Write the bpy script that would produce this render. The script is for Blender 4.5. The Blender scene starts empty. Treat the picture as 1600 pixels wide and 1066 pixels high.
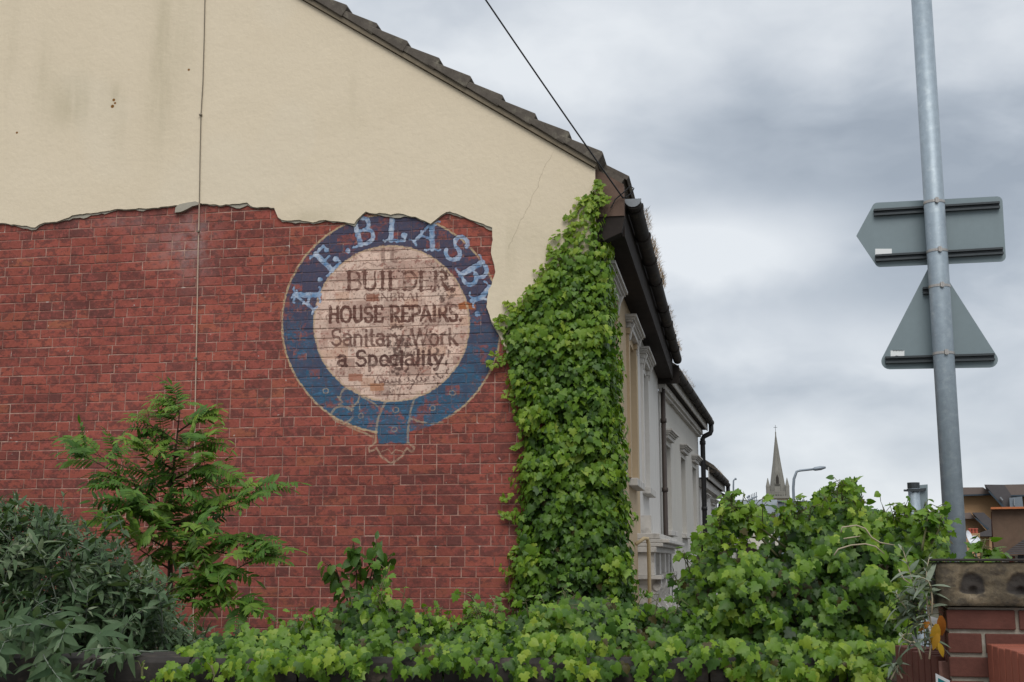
import bpy, bmesh, math, random
import numpy as np
from mathutils import Vector, Matrix

rng = np.random.default_rng(11)
random.seed(5)
SC = bpy.context.scene
COL = SC.collection
rad = math.radians

# ------------------------------------------------------------------ camera
YAW, PITCH, FPX = rad(10.1), rad(10.07), 1910.0      # heading left of +Y, pitch up, focal length in 1600-px units
EYE = np.array([0.0, 0.0, 1.6])
cam = bpy.data.cameras.new('camera')
cam.sensor_width = 36.0
cam.lens = 36.0 * FPX / 1600.0
cam.clip_start, cam.clip_end = 0.1, 9000.0
camo = bpy.data.objects.new('camera', cam)
COL.objects.link(camo)
camo.location = EYE
camo.rotation_euler = (rad(90) + PITCH, 0, YAW)
SC.camera = camo

# ------------------------------------------------------------------ world, sun, exposure
SUN_EL, SUN_AZ = rad(50), rad(168)      # azimuth clockwise from +Y: behind the camera, a little to its right
w = bpy.data.worlds.new('World')
SC.world = w
w.use_nodes = True
sun = bpy.data.lights.new('sun', 'SUN')
sun.energy = 1.7
sun.angle = rad(40)
sun.color = (1.0, 0.97, 0.92)
suno = bpy.data.objects.new('sun', sun)
COL.objects.link(suno)
sdir = Vector((math.sin(SUN_AZ) * math.cos(SUN_EL), math.cos(SUN_AZ) * math.cos(SUN_EL), math.sin(SUN_EL)))
suno.rotation_euler = sdir.to_track_quat('Z', 'Y').to_euler()
suno.location = (0, -5, 30)
vs = SC.view_settings
vs.view_transform, vs.look, vs.gamma, vs.exposure = 'Standard', 'None', 1.0, 0.24
vs.use_curve_mapping = False


class NT:
    """small helper for node trees"""
    def __init__(s, tree):
        s.t = tree
        tree.nodes.clear()

    def n(s, typ, ins=None, **props):
        nd = s.t.nodes.new(typ)
        for k, v in props.items():
            setattr(nd, k, v)
        for k, v in (ins or {}).items():
            sock = nd.inputs[k]
            if hasattr(v, 'is_output') or isinstance(v, bpy.types.NodeSocket):
                s.t.links.new(v, sock)
            else:
                sock.default_value = v
        return nd

    def math(s, op, a, b=0.0, c=None):
        ins = {0: a, 1: b}
        if c is not None:
            ins[2] = c
        return s.n('ShaderNodeMath', ins, operation=op).outputs[0]

    def mix(s, fac, a, b, mode='MIX'):
        nd = s.n('ShaderNodeMix', None, data_type='RGBA', blend_type=mode)
        for i, v in ((0, fac), (6, a), (7, b)):
            if isinstance(v, bpy.types.NodeSocket):
                s.t.links.new(v, nd.inputs[i])
            else:
                nd.inputs[i].default_value = v if i == 0 else (tuple(v) + (1.0,) if len(v) == 3 else v)
        return nd.outputs[2]

    def ramp(s, fac, stops, interp='LINEAR'):
        nd = s.n('ShaderNodeValToRGB', {0: fac})
        cr = nd.color_ramp
        cr.interpolation = interp
        while len(cr.elements) < len(stops):
            cr.elements.new(0.5)
        for e, (p, c) in zip(cr.elements, stops):
            e.position = p
            e.color = tuple(c) + (1.0,) if len(c) == 3 else c
        return nd.outputs[0]

    def smooth(s, v, a, b, lo=0.0, hi=1.0):
        nd = s.n('ShaderNodeMapRange', {0: v, 1: a, 2: b, 3: lo, 4: hi}, interpolation_type='SMOOTHSTEP')
        return nd.outputs[0]

    def noise(s, vec, scale, detail=4.0, rough=0.55, out=0):
        return s.n('ShaderNodeTexNoise', {'Vector': vec, 'Scale': scale, 'Detail': detail, 'Roughness': rough}).outputs[out]

    def pos(s):
        return s.n('ShaderNodeNewGeometry').outputs['Position']

    def vmul(s, v, xyz):
        return s.n('ShaderNodeVectorMath', {0: v, 1: xyz}, operation='MULTIPLY').outputs[0]

    def vadd(s, v, xyz):
        return s.n('ShaderNodeVectorMath', {0: v, 1: xyz}, operation='ADD').outputs[0]


def build_world():
    T = NT(w.node_tree)
    sky = T.n('ShaderNodeTexSky', None, sky_type='NISHITA', sun_disc=False, sun_elevation=SUN_EL, sun_rotation=SUN_AZ)
    d = T.n('ShaderNodeTexCoord').outputs['Generated']
    s = T.n('ShaderNodeSeparateXYZ', {0: d})
    x, y, z = s.outputs
    zc = T.math('MAXIMUM', z, 0.02)
    den = T.math('ADD', zc, 0.16)
    cu, cv = T.math('DIVIDE', x, den), T.math('DIVIDE', y, den)
    cp = T.n('ShaderNodeCombineXYZ', {0: cu, 1: cv, 2: 0.0}).outputs[0]
    dv = T.vmul(d, (1.0, 1.0, 1.9))
    wob = T.noise(dv, 5.0, 3.0, 0.5, 1)
    dw = T.n('ShaderNodeVectorMath', {0: wob, 1: (0.10, 0.10, 0.10), 2: dv}, operation='MULTIPLY_ADD').outputs[0]
    n1 = T.noise(T.vadd(dw, (3.1, 7.7, 1.0)), 4.2, 5.0, 0.50)
    n2 = T.noise(T.vadd(dw, (1.3, 2.2, 4.0)), 9.5, 6.0, 0.52)
    # elevation (deg) and azimuth (deg, right of +Y)
    el = T.math('MULTIPLY', T.math('ARCSINE', z), 57.2958)
    az = T.math('MULTIPLY', T.math('ARCTAN2', x, y), 57.2958)
    wn = T.math('SUBTRACT', n2, 0.5)
    wn1 = T.math('SUBTRACT', n1, 0.5)
    v = T.math('MULTIPLY_ADD', wn1, 1.55, 0.62)
    v = T.math('MULTIPLY_ADD', wn, 0.80, v)
    # cloud banks: (azimuth, elevation, half widths, strength)
    for (a0, e0, wa, we, amt) in ((4.5, 18.6, 13.0, 3.0, -0.74), (12.0, 16.0, 5.0, 3.0, -0.25), (-9.0, 22.5, 8.0, 4.0, 0.22), (-3.0, 14.4, 7.5, 2.2, 0.68),
                                  (9.5, 12.0, 6.0, 2.0, -0.42), (2.0, 7.4, 8.0, 0.9, -0.25), (-2.0, 11.6, 5.0, 0.8, -0.18), (2.5, 9.6, 7.0, 1.7, 0.10), (12.5, 22.5, 5.0, 3.0, 0.10),
                                  (3.0, 5.2, 14.0, 1.6, -0.02)):
        da = T.math('DIVIDE', T.math('SUBTRACT', T.math('MULTIPLY_ADD', wn, 7.0, az), a0), wa)
        de = T.math('DIVIDE', T.math('SUBTRACT', T.math('MULTIPLY_ADD', wn1, 5.0, el), e0), we)
        r2 = T.math('ADD', T.math('MULTIPLY', da, da), T.math('MULTIPLY', de, de))
        g = T.math('EXPONENT', T.math('MULTIPLY', r2, -0.9))
        v = T.math('MULTIPLY_ADD', g, amt, v)
    cloud = T.ramp(v, [(0.0, (0.305, 0.348, 0.405)), (0.30, (0.395, 0.440, 0.497)), (0.60, (0.520, 0.560, 0.610)), (1.0, (0.690, 0.722, 0.755))])
    # an overcast sky is brighter overhead than near the horizon
    lift = T.smooth(z, 0.40, 1.0, 1.0, 1.9)
    cloud = T.mix(1.0, cloud, T.n('ShaderNodeCombineXYZ', {0: lift, 1: lift, 2: lift}).outputs[0], 'MULTIPLY')
    cl10 = T.mix(1.0, cloud, (10.0, 10.0, 10.0), 'MULTIPLY')
    col = T.mix(0.94, sky.outputs[0], cl10)
    bg = T.n('ShaderNodeBackground', {0: col, 1: 0.1})
    out = T.n('ShaderNodeOutputWorld', {0: bg.outputs[0]})


build_world()

# ------------------------------------------------------------------ pixel <-> world (1600 x 1066 frame)
Fv = np.array([-math.sin(YAW), math.cos(YAW), 0.0])
Rv = np.array([math.cos(YAW), math.sin(YAW), 0.0])
Uv = np.array([0.0, 0.0, 1.0])
cp_, sp_ = math.cos(PITCH), math.sin(PITCH)


def ray(px, py):
    xx, yy = px - 800.0, 533.0 - py
    f, u = FPX * cp_ - yy * sp_, FPX * sp_ + yy * cp_
    return Fv * f + Rv * xx + Uv * u


def at_d(px, py, d):            # point at horizontal forward distance d
    r = ray(px, py)
    return EYE + r * (d / (r @ Fv))


def at_y(px, py, Y):
    r = ray(px, py)
    return EYE + r * ((Y - EYE[1]) / r[1])


def project(P):
    P = np.atleast_2d(P) - EYE
    f, x, u = P @ Fv, P @ Rv, P @ Uv
    zc = f * cp_ + u * sp_
    yc = u * cp_ - f * sp_
    return 800 + FPX * x / zc, 533 - FPX * yc / zc, zc


def FR(f, r, z):                # forward, right of the camera, height
    return EYE * np.array([1, 1, 0]) + Fv * f + Rv * r + Uv * z


WALL_Y, COR_X = 9.45, -1.0


def wall_xz(px, py):
    p = at_y(px, py, WALL_Y)
    return p[0], p[2]


# ------------------------------------------------------------------ object helpers
def unit(v):
    v = np.asarray(v, float)
    return v / (np.linalg.norm(v) + 1e-12)


class MB:
    def __init__(s):
        s.v, s.f, s.t, s.m = [], [], [], []

    def quad(s, a, b, c, d, mi=0, t=0.5):
        i = len(s.v)
        s.v += [tuple(a), tuple(b), tuple(c), tuple(d)]
        s.t += [t] * 4
        s.f.append((i, i + 1, i + 2, i + 3))
        s.m.append(mi)
        return s

    def box(s, o, ex, ey, ez, mi=0, t=0.5):
        """box with corner o and edge vectors"""
        o, ex, ey, ez = (np.asarray(q, float) for q in (o, ex, ey, ez))
        if np.dot(np.cross(ex, ey), ez) < 0:
            ex, ey = ey, ex
        i = len(s.v)
        for c in ((0, 0, 0), (1, 0, 0), (1, 1, 0), (0, 1, 0), (0, 0, 1), (1, 0, 1), (1, 1, 1), (0, 1, 1)):
            s.v.append(tuple(o + ex * c[0] + ey * c[1] + ez * c[2]))
        s.t += [t] * 8
        for q in ((0, 3, 2, 1), (4, 5, 6, 7), (0, 1, 5, 4), (1, 2, 6, 5), (2, 3, 7, 6), (3, 0, 4, 7)):
            s.f.append(tuple(i + k for k in q))
            s.m.append(mi)
        return s

    def prism(s, poly, ex, mi=0, t=0.5):
        """poly: 3d points of one end, ex: extrusion vector"""
        n = len(poly)
        ex = np.asarray(ex, float)
        p = [np.asarray(q, float) for q in poly]
        nn = sum((np.cross(p[k] - p[0], p[(k + 1) % n] - p[0]) for k in range(n)), np.zeros(3))
        if nn @ ex > 0:
            p = p[::-1]
        i = len(s.v)
        s.v += [tuple(q) for q in p] + [tuple(q + ex) for q in p]
        s.t += [t] * (2 * n)
        s.f.append(tuple(range(i, i + n)))
        s.f.append(tuple(range(i + 2 * n - 1, i + n - 1, -1)))
        s.m += [mi, mi]
        for k in range(n):
            a, b = i + k, i + (k + 1) % n
            s.f.append((b, a, a + n, b + n))
            s.m.append(mi)
        return s

    def tube(s, pts, r, seg=8, mi=0, t=0.5, cap=True):
        pts = [np.asarray(p, float) for p in pts]
        n = len(pts)
        rr = r if hasattr(r, '__len__') else [r] * n
        i0 = len(s.v)
        prev = None
        for k in range(n):
            tg = unit(pts[min(k + 1, n - 1)] - pts[max(k - 1, 0)])
            if prev is None:
                ref = np.array([0, 0, 1.0]) if abs(tg[2]) < 0.9 else np.array([1.0, 0, 0])
                a = unit(np.cross(tg, ref))
            else:
                a = unit(prev - tg * (prev @ tg))
            b = np.cross(tg, a)
            prev = a
            for j in range(seg):
                th = 2 * math.pi * j / seg
                s.v.append(tuple(pts[k] + (a * math.cos(th) + b * math.sin(th)) * rr[k]))
                s.t.append(t)
        for k in range(n - 1):
            for j in range(seg):
                a, b = i0 + k * seg + j, i0 + k * seg + (j + 1) % seg
                s.f.append((a, b, b + seg, a + seg))
                s.m.append(mi)
        if cap:
            s.f.append(tuple(i0 + j for j in range(seg - 1, -1, -1)))
            s.f.append(tuple(i0 + (n - 1) * seg + j for j in range(seg)))
            s.m += [mi, mi]
        return s

    def build(s, name, mats, parent=None, smooth=False, origin=None, bevel=0.0):
        me = bpy.data.meshes.new(name)
        org = np.array(parent['_o']) if parent is not None and '_o' in parent.keys() else np.zeros(3)
        if origin is not None:
            org = np.asarray(origin, float)
        V = np.array(s.v, float) - org
        me.from_pydata([tuple(q) for q in V], [], s.f)
        at = me.attributes.new('tint', 'FLOAT', 'POINT')
        at.data.foreach_set('value', np.array(s.t, np.float32))
        for m in (mats if isinstance(mats, (list, tuple)) else [mats]):
            me.materials.append(m)
        me.polygons.foreach_set('material_index', s.m)
        if smooth:
            me.polygons.foreach_set('use_smooth', [True] * len(s.f))
        me.update()
        o = bpy.data.objects.new(name, me)
        COL.objects.link(o)
        if parent is not None:
            o.parent = parent
        else:
            o.location = org
        o['_o'] = tuple(float(q) for q in org)
        if bevel > 0:
            md = o.modifiers.new('bevel', 'BEVEL')
            md.width, md.segments, md.limit_method = bevel, 2, 'ANGLE'
        return o


def tag(o, label=None, cat=None, group=None, kind=None):
    for k, v in (('label', label), ('category', cat), ('group', group), ('kind', kind)):
        if v:
            o[k] = v
    return o


def thing(name, loc, label, cat, group=None):
    o = bpy.data.objects.new(name, None)
    o.empty_display_size = 0.2
    COL.objects.link(o)
    o.location = tuple(loc)
    o['_o'] = tuple(float(q) for q in loc)
    return tag(o, label, cat, group)


def stuff(o):
    o['kind'] = 'stuff'
    return o


# ------------------------------------------------------------------ materials
def new_mat(name):
    m = bpy.data.materials.new(name)
    m.use_nodes = True
    return m, NT(m.node_tree)


def finish(T, color, rough=0.8, bump=None, strength=0.3, dist=0.01, spec=0.3, metallic=0.0, extra=None):
    b = T.n('ShaderNodeBsdfPrincipled', {'Base Color': color if isinstance(color, bpy.types.NodeSocket) else tuple(color) + (1.0,),
                                         'Roughness': rough, 'Specular IOR Level': spec, 'Metallic': metallic})
    if bump is not None:
        bn = T.n('ShaderNodeBump', {'Height': bump, 'Strength': strength, 'Distance': dist})
        T.t.links.new(bn.outputs[0], b.inputs['Normal'])
    T.n('ShaderNodeOutputMaterial', {0: b.outputs[0]})
    return b


def simple(name, c, rough=0.7, var=0.25, scale=6.0, spec=0.3, metallic=0.0, bump=0.15, streak=0.0, dirt=None):
    m, T = new_mat(name)
    p = T.pos()
    n = T.noise(p, scale, 5.0, 0.6)
    n2 = T.noise(p, scale * 7, 4.0, 0.6)
    v = T.math('MULTIPLY_ADD', T.math('SUBTRACT', n, 0.5), 2 * var, 1.0)
    v = T.math('MULTIPLY_ADD', T.math('SUBTRACT', n2, 0.5), var, v)
    if streak:
        ns = T.noise(T.vmul(p, (scale * 1.6, scale * 1.6, scale * 0.12)), 1.0, 4.0, 0.6)
        v = T.math('MULTIPLY_ADD', T.math('SUBTRACT', ns, 0.5), streak, v)
    col = T.mix(1.0, c, T.n('ShaderNodeCombineXYZ', {0: v, 1: v, 2: v}).outputs[0], 'MULTIPLY')
    if dirt:
        nd = T.smooth(T.noise(p, scale * 0.8, 6.0, 0.65), 0.5, 0.75)
        col = T.mix(nd, col, dirt)
    finish(T, col, rough, n2, bump, 0.004, spec, metallic)
    return m


# mural and wall paint raster -------------------------------------------------------------
MU_X0, MU_Z0 = wall_xz(425, 745)
MU_X1, MU_Z1 = wall_xz(805, 322)
RES = 0.0026
NX, NZ = int((MU_X1 - MU_X0) / RES), int((MU_Z1 - MU_Z0) / RES)


def vnoise(x, y, seed):
    """2-d value noise in [0,1]"""
    xi, yi = np.floor(x).astype(np.int64), np.floor(y).astype(np.int64)
    fx, fy = x - xi, y - yi
    fx, fy = fx * fx * (3 - 2 * fx), fy * fy * (3 - 2 * fy)

    def h(a, b):
        q = (a * 374761393 + b * 668265263 + seed * 974634777) & 0xffffffff
        q = ((q ^ (q >> 13)) * 1274126177) & 0xffffffff
        return ((q ^ (q >> 16)) & 0xffff) / 65535.0
    a, b, c, d = h(xi, yi), h(xi + 1, yi), h(xi, yi + 1), h(xi + 1, yi + 1)
    return (a * (1 - fx) + b * fx) * (1 - fy) + (c * (1 - fx) + d * fx) * fy


def fbm(x, y, seed, oct=4):
    s, a, t = 0, 1.0, 0
    for k in range(oct):
        s = s + a * vnoise(x * 2 ** k, y * 2 ** k, seed + k)
        t += a
        a *= 0.55
    return s / t


def arc(cx, cy, rx, ry, a0, a1, n=12):
    return [(cx + rx * math.cos(rad(a0 + (a1 - a0) * k / n)), cy + ry * math.sin(rad(a0 + (a1 - a0) * k / n))) for k in range(n + 1)]


# letter skeletons: v = stem, m = medium, t = hairline ; unit box, y up
GL = {
    'A': (0.95, [('t', [(.06, 0), (.48, 1)]), ('v', [(.48, 1), (.88, 0)]), ('t', [(.22, .36), (.72, .36)])]),
    'B': (0.85, [('v', [(.2, 0), (.2, 1)]), ('t', [(.1, 1), (.5, 1)]), ('m', arc(.48, .76, .27, .24, 90, -90)), ('t', [(.2, .52), (.5, .52)]),
                 ('m', arc(.5, .26, .3, .26, 90, -90)), ('t', [(.1, 0), (.5, 0)])]),
    'D': (0.9, [('v', [(.2, 0), (.2, 1)]), ('t', [(.1, 1), (.42, 1)]), ('m', arc(.42, .5, .4, .5, 90, -90)), ('t', [(.1, 0), (.42, 0)])]),
    'E': (0.8, [('v', [(.2, 0), (.2, 1)]), ('t', [(.1, 1), (.72, 1), (.74, .8)]), ('t', [(.2, .52), (.58, .52)]), ('t', [(.1, 0), (.74, 0), (.77, .22)])]),
    'G': (0.95, [('m', arc(.48, .5, .4, .5, 50, 320, 18)), ('v', [(.82, .1), (.82, .42)]), ('t', [(.6, .42), (.95, .42)])]),
    'H': (0.95, [('v', [(.18, 0), (.18, 1)]), ('v', [(.78, 0), (.78, 1)]), ('t', [(.18, .52), (.78, .52)])]),
    'I': (0.45, [('v', [(.22, 0), (.22, 1)])]),
    'L': (0.78, [('v', [(.2, 0), (.2, 1)]), ('t', [(.1, 0), (.7, 0), (.74, .25)])]),
    'N': (0.95, [('t', [(.18, 0), (.18, 1)]), ('v', [(.18, 1), (.78, 0)]), ('t', [(.78, 0), (.78, 1)])]),
    'O': (1.0, [('m', arc(.5, .5, .4, .5, 0, 360, 24))]),
    'P': (0.82, [('v', [(.2, 0), (.2, 1)]), ('t', [(.1, 1), (.5, 1)]), ('m', arc(.48, .74, .3, .26, 90, -90)), ('t', [(.2, .48), (.5, .48)])]),
    'R': (0.92, [('v', [(.2, 0), (.2, 1)]), ('t', [(.1, 1), (.5, 1)]), ('m', arc(.48, .76, .28, .24, 90, -90)), ('t', [(.2, .5), (.5, .5)]), ('v', [(.45, .5), (.84, 0)])]),
    'S': (0.8, [('m', arc(.42, .75, .28, .25, 30, 250, 12) + arc(.4, .26, .3, .26, 75, -160, 14))]),
    'U': (0.95, [('v', [(.2, 1), (.2, .3)]), ('m', arc(.48, .3, .28, .3, 180, 360)), ('t', [(.76, .3), (.76, 1)])]),
    'W': (1.25, [('v', [(.05, 1), (.34, 0)]), ('t', [(.34, 0), (.6, 1)]), ('v', [(.6, 1), (.88, 0)]), ('t', [(.88, 0), (1.15, 1)])]),
    'Y': (0.9, [('v', [(.06, 1), (.45, .45)]), ('t', [(.86, 1), (.45, .45)]), ('v', [(.45, .45), (.45, 0)])]),
    'a': (0.72, [('m', arc(.34, .5, .24, .2, 150, 0, 8) + [(.58, .08), (.66, 0)]), ('m', arc(.34, .2, .24, .19, 60, 300, 12))]),
    'c': (0.66, [('m', arc(.36, .34, .27, .34, 50, 310, 14))]),
    'e': (0.68, [('t', [(.12, .36), (.6, .36)]), ('m', arc(.36, .34, .26, .34, 0, 310, 16))]),
    'i': (0.36, [('v', [(.18, 0), (.18, .66)]), ('v', [(.18, .88), (.18, .92)])]),
    'k': (0.74, [('v', [(.16, 0), (.16, 1.02)]), ('t', [(.16, .28), (.6, .66)]), ('v', [(.3, .4), (.66, 0)])]),
    'l': (0.36, [('v', [(.18, 0), (.18, 1.02)])]),
    'n': (0.76, [('v', [(.16, 0), (.16, .66)]), ('m', [(.16, .5)] + arc(.38, .46, .22, .2, 150, 0, 8) + [(.6, 0)])]),
    'o': (0.74, [('m', arc(.37, .33, .28, .34, 0, 360, 18))]),
    'p': (0.76, [('v', [(.16, -.34), (.16, .66)]), ('m', arc(.36, .33, .26, .33, 140, -140, 14))]),
    'r': (0.56, [('v', [(.16, 0), (.16, .66)]), ('m', arc(.38, .42, .22, .22, 170, 50, 7))]),
    't': (0.46, [('v', [(.2, .95), (.2, .1), (.36, 0)]), ('t', [(.03, .64), (.4, .64)])]),
    'y': (0.7, [('v', [(.08, .66), (.36, .02)]), ('m', [(.64, .66), (.36, .02), (.2, -.32), (.06, -.3)])]),
    '.': (0.36, [('v', [(.16, .04), (.16, .05)])]),
    ' ': (0.5, []),
}


class Raster:
    def __init__(s):
        xs = MU_X0 + (np.arange(NX) + 0.5) * RES
        zs = MU_Z0 + (np.arange(NZ) + 0.5) * RES
        X, Z = np.meshgrid(xs, zs)
        P = np.stack([X.ravel(), np.full(X.size, WALL_Y), Z.ravel()], 1)
        px, py, _ = project(P)
        s.X, s.Z = X, Z
        s.px, s.py = px.reshape(NZ, NX), py.reshape(NZ, NX)
        s.rgb = np.zeros((NZ, NX, 3))
        s.a = np.zeros((NZ, NX))

    def dist(s, pts):
        """distance map (photo px) to a polyline, only near it; returns slices, array"""
        pts = np.array(pts, float)
        x0, y0 = pts.min(0) - 12
        x1, y1 = pts.max(0) + 12
        c = [wall_xz(x0, y0), wall_xz(x1, y0), wall_xz(x0, y1), wall_xz(x1, y1)]
        i0 = max(0, int((min(q[0] for q in c) - MU_X0) / RES)); i1 = min(NX, int((max(q[0] for q in c) - MU_X0) / RES) + 1)
        j0 = max(0, int((min(q[1] for q in c) - MU_Z0) / RES)); j1 = min(NZ, int((max(q[1] for q in c) - MU_Z0) / RES) + 1)
        sl = (slice(j0, j1), slice(i0, i1))
        gx, gy = s.px[sl], s.py[sl]
        d = np.full(gx.shape, 99.0)
        if len(pts) == 1:
            pts = np.vstack([pts, pts + 0.01])
        for a, b in zip(pts[:-1], pts[1:]):
            ab = b - a
            t = np.clip(((gx - a[0]) * ab[0] + (gy - a[1]) * ab[1]) / (ab @ ab + 1e-9), 0, 1)
            d = np.minimum(d, np.hypot(gx - a[0] - t * ab[0], gy - a[1] - t * ab[1]))
        return sl, d

    def stroke(s, M, pts, wdt, soft=0.7):
        sl, d = s.dist(pts)
        M[sl] = np.maximum(M[sl], np.clip((wdt / 2 + soft / 2 - d) / soft, 0, 1))

    def put(s, M, c):
        M = np.clip(M, 0, 1)
        c = np.asarray(c)
        na = M + s.a * (1 - M)
        s.rgb = (c * M[..., None] + s.rgb * (s.a * (1 - M))[..., None]) / np.maximum(na, 1e-6)[..., None]
        s.a = na


def text_line(R, M, txt, x0, x1, ybase, hgt, wv, wm, wt, serif=0.0, dy=0.0, skew=0.0):
    tot = sum(GL[c][0] for c in txt)
    sx = (x1 - x0) / tot
    x = x0
    for c in txt:
        wd, sts = GL[c]
        for kind, pts in sts:
            q = [(x + (p[0] + skew * p[1]) * sx, ybase + dy * ((x - x0) / (x1 - x0)) - p[1] * hgt) for p in pts]
            R.stroke(M, q, {'v': wv, 'm': wm, 't': wt}[kind])
            if serif and kind in 'v' and len(pts) == 2:
                for e in q:
                    if abs(e[1] - (ybase + dy * ((x - x0) / (x1 - x0)))) < 1.0 or abs(ybase - hgt - e[1]) < 4.0:
                        R.stroke(M, [(e[0] - serif, e[1]), (e[0] + serif, e[1])], wt)
        x += wd * sx


def fancy(R, M, ch, cx, cy, ang, h, wd):
    """ornamental forked-serif capital centred at (cx, cy), rotated clockwise by ang degrees"""
    w0, sts = GL[ch]
    ca, sa = math.cos(rad(ang)), math.sin(rad(ang))

    def tf(p):
        lx, ly = (p[0] - w0 / 2) * wd, -(p[1] - 0.5) * h
        return (cx + lx * ca - ly * sa, cy + lx * sa + ly * ca)
    for kind, pts in sts:
        R.stroke(M, [tf(p) for p in pts], {'v': 8.0, 'm': 6.2, 't': 3.8}[kind])
        if kind == 'v' or (kind == 't' and ch in 'AY'):
            for e, o in ((pts[0], pts[-1]), (pts[-1], pts[0])):
                d = unit(np.array([(e[0] - o[0]) * wd, (e[1] - o[1]) * h]))
                nx = np.array([d[1], -d[0]])
                for sgn in (-1, 1):
                    b = np.array([e[0] * wd, e[1] * h])
                    if ch == 'Y' and e[1] < .5 and e[1] > .4:
                        continue
                    q = [b - d * 5, b + d * 0.5 + nx * sgn * 4.2, b + d * 2.2 + nx * sgn * 9.5, b + d * 1.0 + nx * sgn * 12.0]
                    if kind == 't':
                        q = [b - d * 3, b + nx * sgn * 3.5, b + d * 1.5 + nx * sgn * 7.0]
                    R.stroke(M, [tf((u[0] / wd, u[1] / h)) for u in q], 3.0)
    if ch in 'ELS':
        R.stroke(M, [tf((w0 * 0.86, 0.22))], 8.5)
    if ch in 'ES':
        R.stroke(M, [tf((w0 * 0.84, 0.80))], 7.5)


def build_mural():
    R = Raster()
    R.px = R.px + (fbm(R.X * 48, R.Z * 48, 201, 3) - .5) * 2.6
    R.py = R.py + (fbm(R.X * 48, R.Z * 48, 301, 3) - .5) * 2.6
    px, py, X, Z = R.px, R.py, R.X, R.Z
    CX, CY = 612.0, 506.0
    r = np.hypot((px - CX), (py - CY))
    n_f = fbm(X * 60, Z * 60, 3)            # fine wear
    n_m = fbm(X * 17, Z * 17, 21)           # patches
    n_l = fbm(X * 5, Z * 5, 41)
    rowid = np.floor((Z - 0.0) / 0.08).astype(int)
    brk = vnoise(np.floor(X / 0.117 + (rowid % 2) * .5) * 1.0, rowid * 1.0, 77)     # per-brick variation
    # belt polygon: ring, plus hanging strap
    ring = np.clip((171.5 - r) / 0.9, 0, 1)
    # the belt's lower end tapers where the strap crosses
    strap = ((py > 610) & (py < 693) & (px > 587 + 0.10 * np.abs(py - 650)) & (px < 640 + 0.0025 * (np.clip(665 - py, 0, 99)) ** 1.6)).astype(float)
    cut = np.clip((py - (664 + 0.0 * px)) / 2, 0, 1) * (1 - strap)
    ring = ring * (1 - cut * np.clip((np.abs(px - 614) - 22) / 3, 0, 1) * 0.0)
    belt = np.maximum(ring, strap)
    # colour of the blue
    t = np.clip((py - 470) / 130 + (n_m - .5) * 1.2 + (brk - .5) * 1.1, 0, 1)[..., None]
    blue = (1 - t) * np.array([0.060, 0.066, 0.108]) + t * np.array([0.036, 0.105, 0.175])
    gray = np.clip((n_f - .44) * 3 + (n_m - .5) * 1.5, 0, 1)[..., None] * 0.6
    blue = blue * (1 - gray) + gray * np.array([0.105, 0.078, 0.098])
    hi = np.clip((fbm(X * 30, Z * 110, 9) - .60) * 6, 0, 1)[..., None] * t * 0.55
    blue = blue * (1 - hi) + hi * np.array([0.06, 0.20, 0.36])
    wear = np.clip((fbm(X * 12, Z * 22, 55) * 0.6 + n_f * 0.4 + (brk - .5) * 0.45 - .575) * 5, 0, 1)
    R.rgb = blue
    R.a = belt * (0.96 - 0.72 * wear)
    # inner disc
    disc = np.clip((121.5 - r) / 0.9, 0, 1)
    cream = np.array([0.64, 0.465, 0.375]) * (0.80 + 0.36 * n_m[..., None]) * (0.86 + 0.28 * brk[..., None])
    pale = np.clip((fbm(X * 7, Z * 11, 91) - .45) * 3, 0, 1)[..., None] * 0.5
    cream = cream * (1 - pale) + pale * np.array([0.66, 0.52, 0.43])
    warm = (vnoise(np.floor(X / 0.117) * 1.0, rowid * 1.0, 12) > 0.86)[..., None] * 0.35
    cream = cream * (1 - warm) + warm * np.array([0.50, 0.25, 0.14])
    R.rgb = R.rgb * (1 - disc[..., None]) + cream * disc[..., None]
    wear2 = np.clip((n_f * .5 + fbm(X * 24, Z * 34, 5) * .5 - .555) * 7, 0, 1)
    R.a = np.where(disc > 0.5, (0.97 - 0.66 * wear2) * np.clip(0.62 + 0.75 * brk, 0, 1), R.a)
    # mortar joints show dark through the cream
    jz = np.abs(((Z - BRICK_Z0) / COURSE) - np.round((Z - BRICK_Z0) / COURSE)) * COURSE
    jd = np.clip((0.0062 - jz) / 0.003, 0, 1) * disc
    R.put(jd * (0.12 + 0.45 * n_m), (0.24, 0.135, 0.10))
    # ghost lettering and blackened weathering
    st = np.exp(-(((px - 655) / 55) ** 2 + ((py - 545) / 45) ** 2)) * 0.55 + np.exp(-(((px - 695) / 22) ** 2 + ((py - 435) / 55) ** 2)) * 0.7 \
        + np.exp(-(((px - 620) / 16) ** 2 + ((py - 560) / 60) ** 2)) * 0.6 + np.exp(-(((px - 622) / 25) ** 2 + ((py - 420) / 40) ** 2)) * 0.35 \
        + np.exp(-(((px - 700) / 25) ** 2 + ((py - 590) / 30) ** 2)) * 0.45
    blot = np.clip((fbm(X * 45, Z * 38, 63) * .6 + n_f * .4 - .695 + st * 0.33) * 8, 0, 1) * disc
    R.put(blot * 0.85, (0.085, 0.048, 0.040))
    speck = np.clip((fbm(X * 95, Z * 80, 33, 3) - .66) * 9, 0, 1) * disc
    R.put(speck * 0.6, (0.13, 0.065, 0.05))
    # lettering
    worn = np.clip(1.18 - np.clip((n_f - .45) * 3.2, 0, 1) * 0.55 - np.clip((fbm(X * 14, Z * 14, 17) - .58) * 5, 0, 1) * 0.85 - st * 0.25, 0.10, 1)
    M = np.zeros((NZ, NX))
    text_line(R, M, 'BUILDER.', 540, 712, 453, 28, 5.9, 4.3, 2.2, 4.6)
    R.put(M * worn * 0.93, (0.115, 0.050, 0.038))
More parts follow.
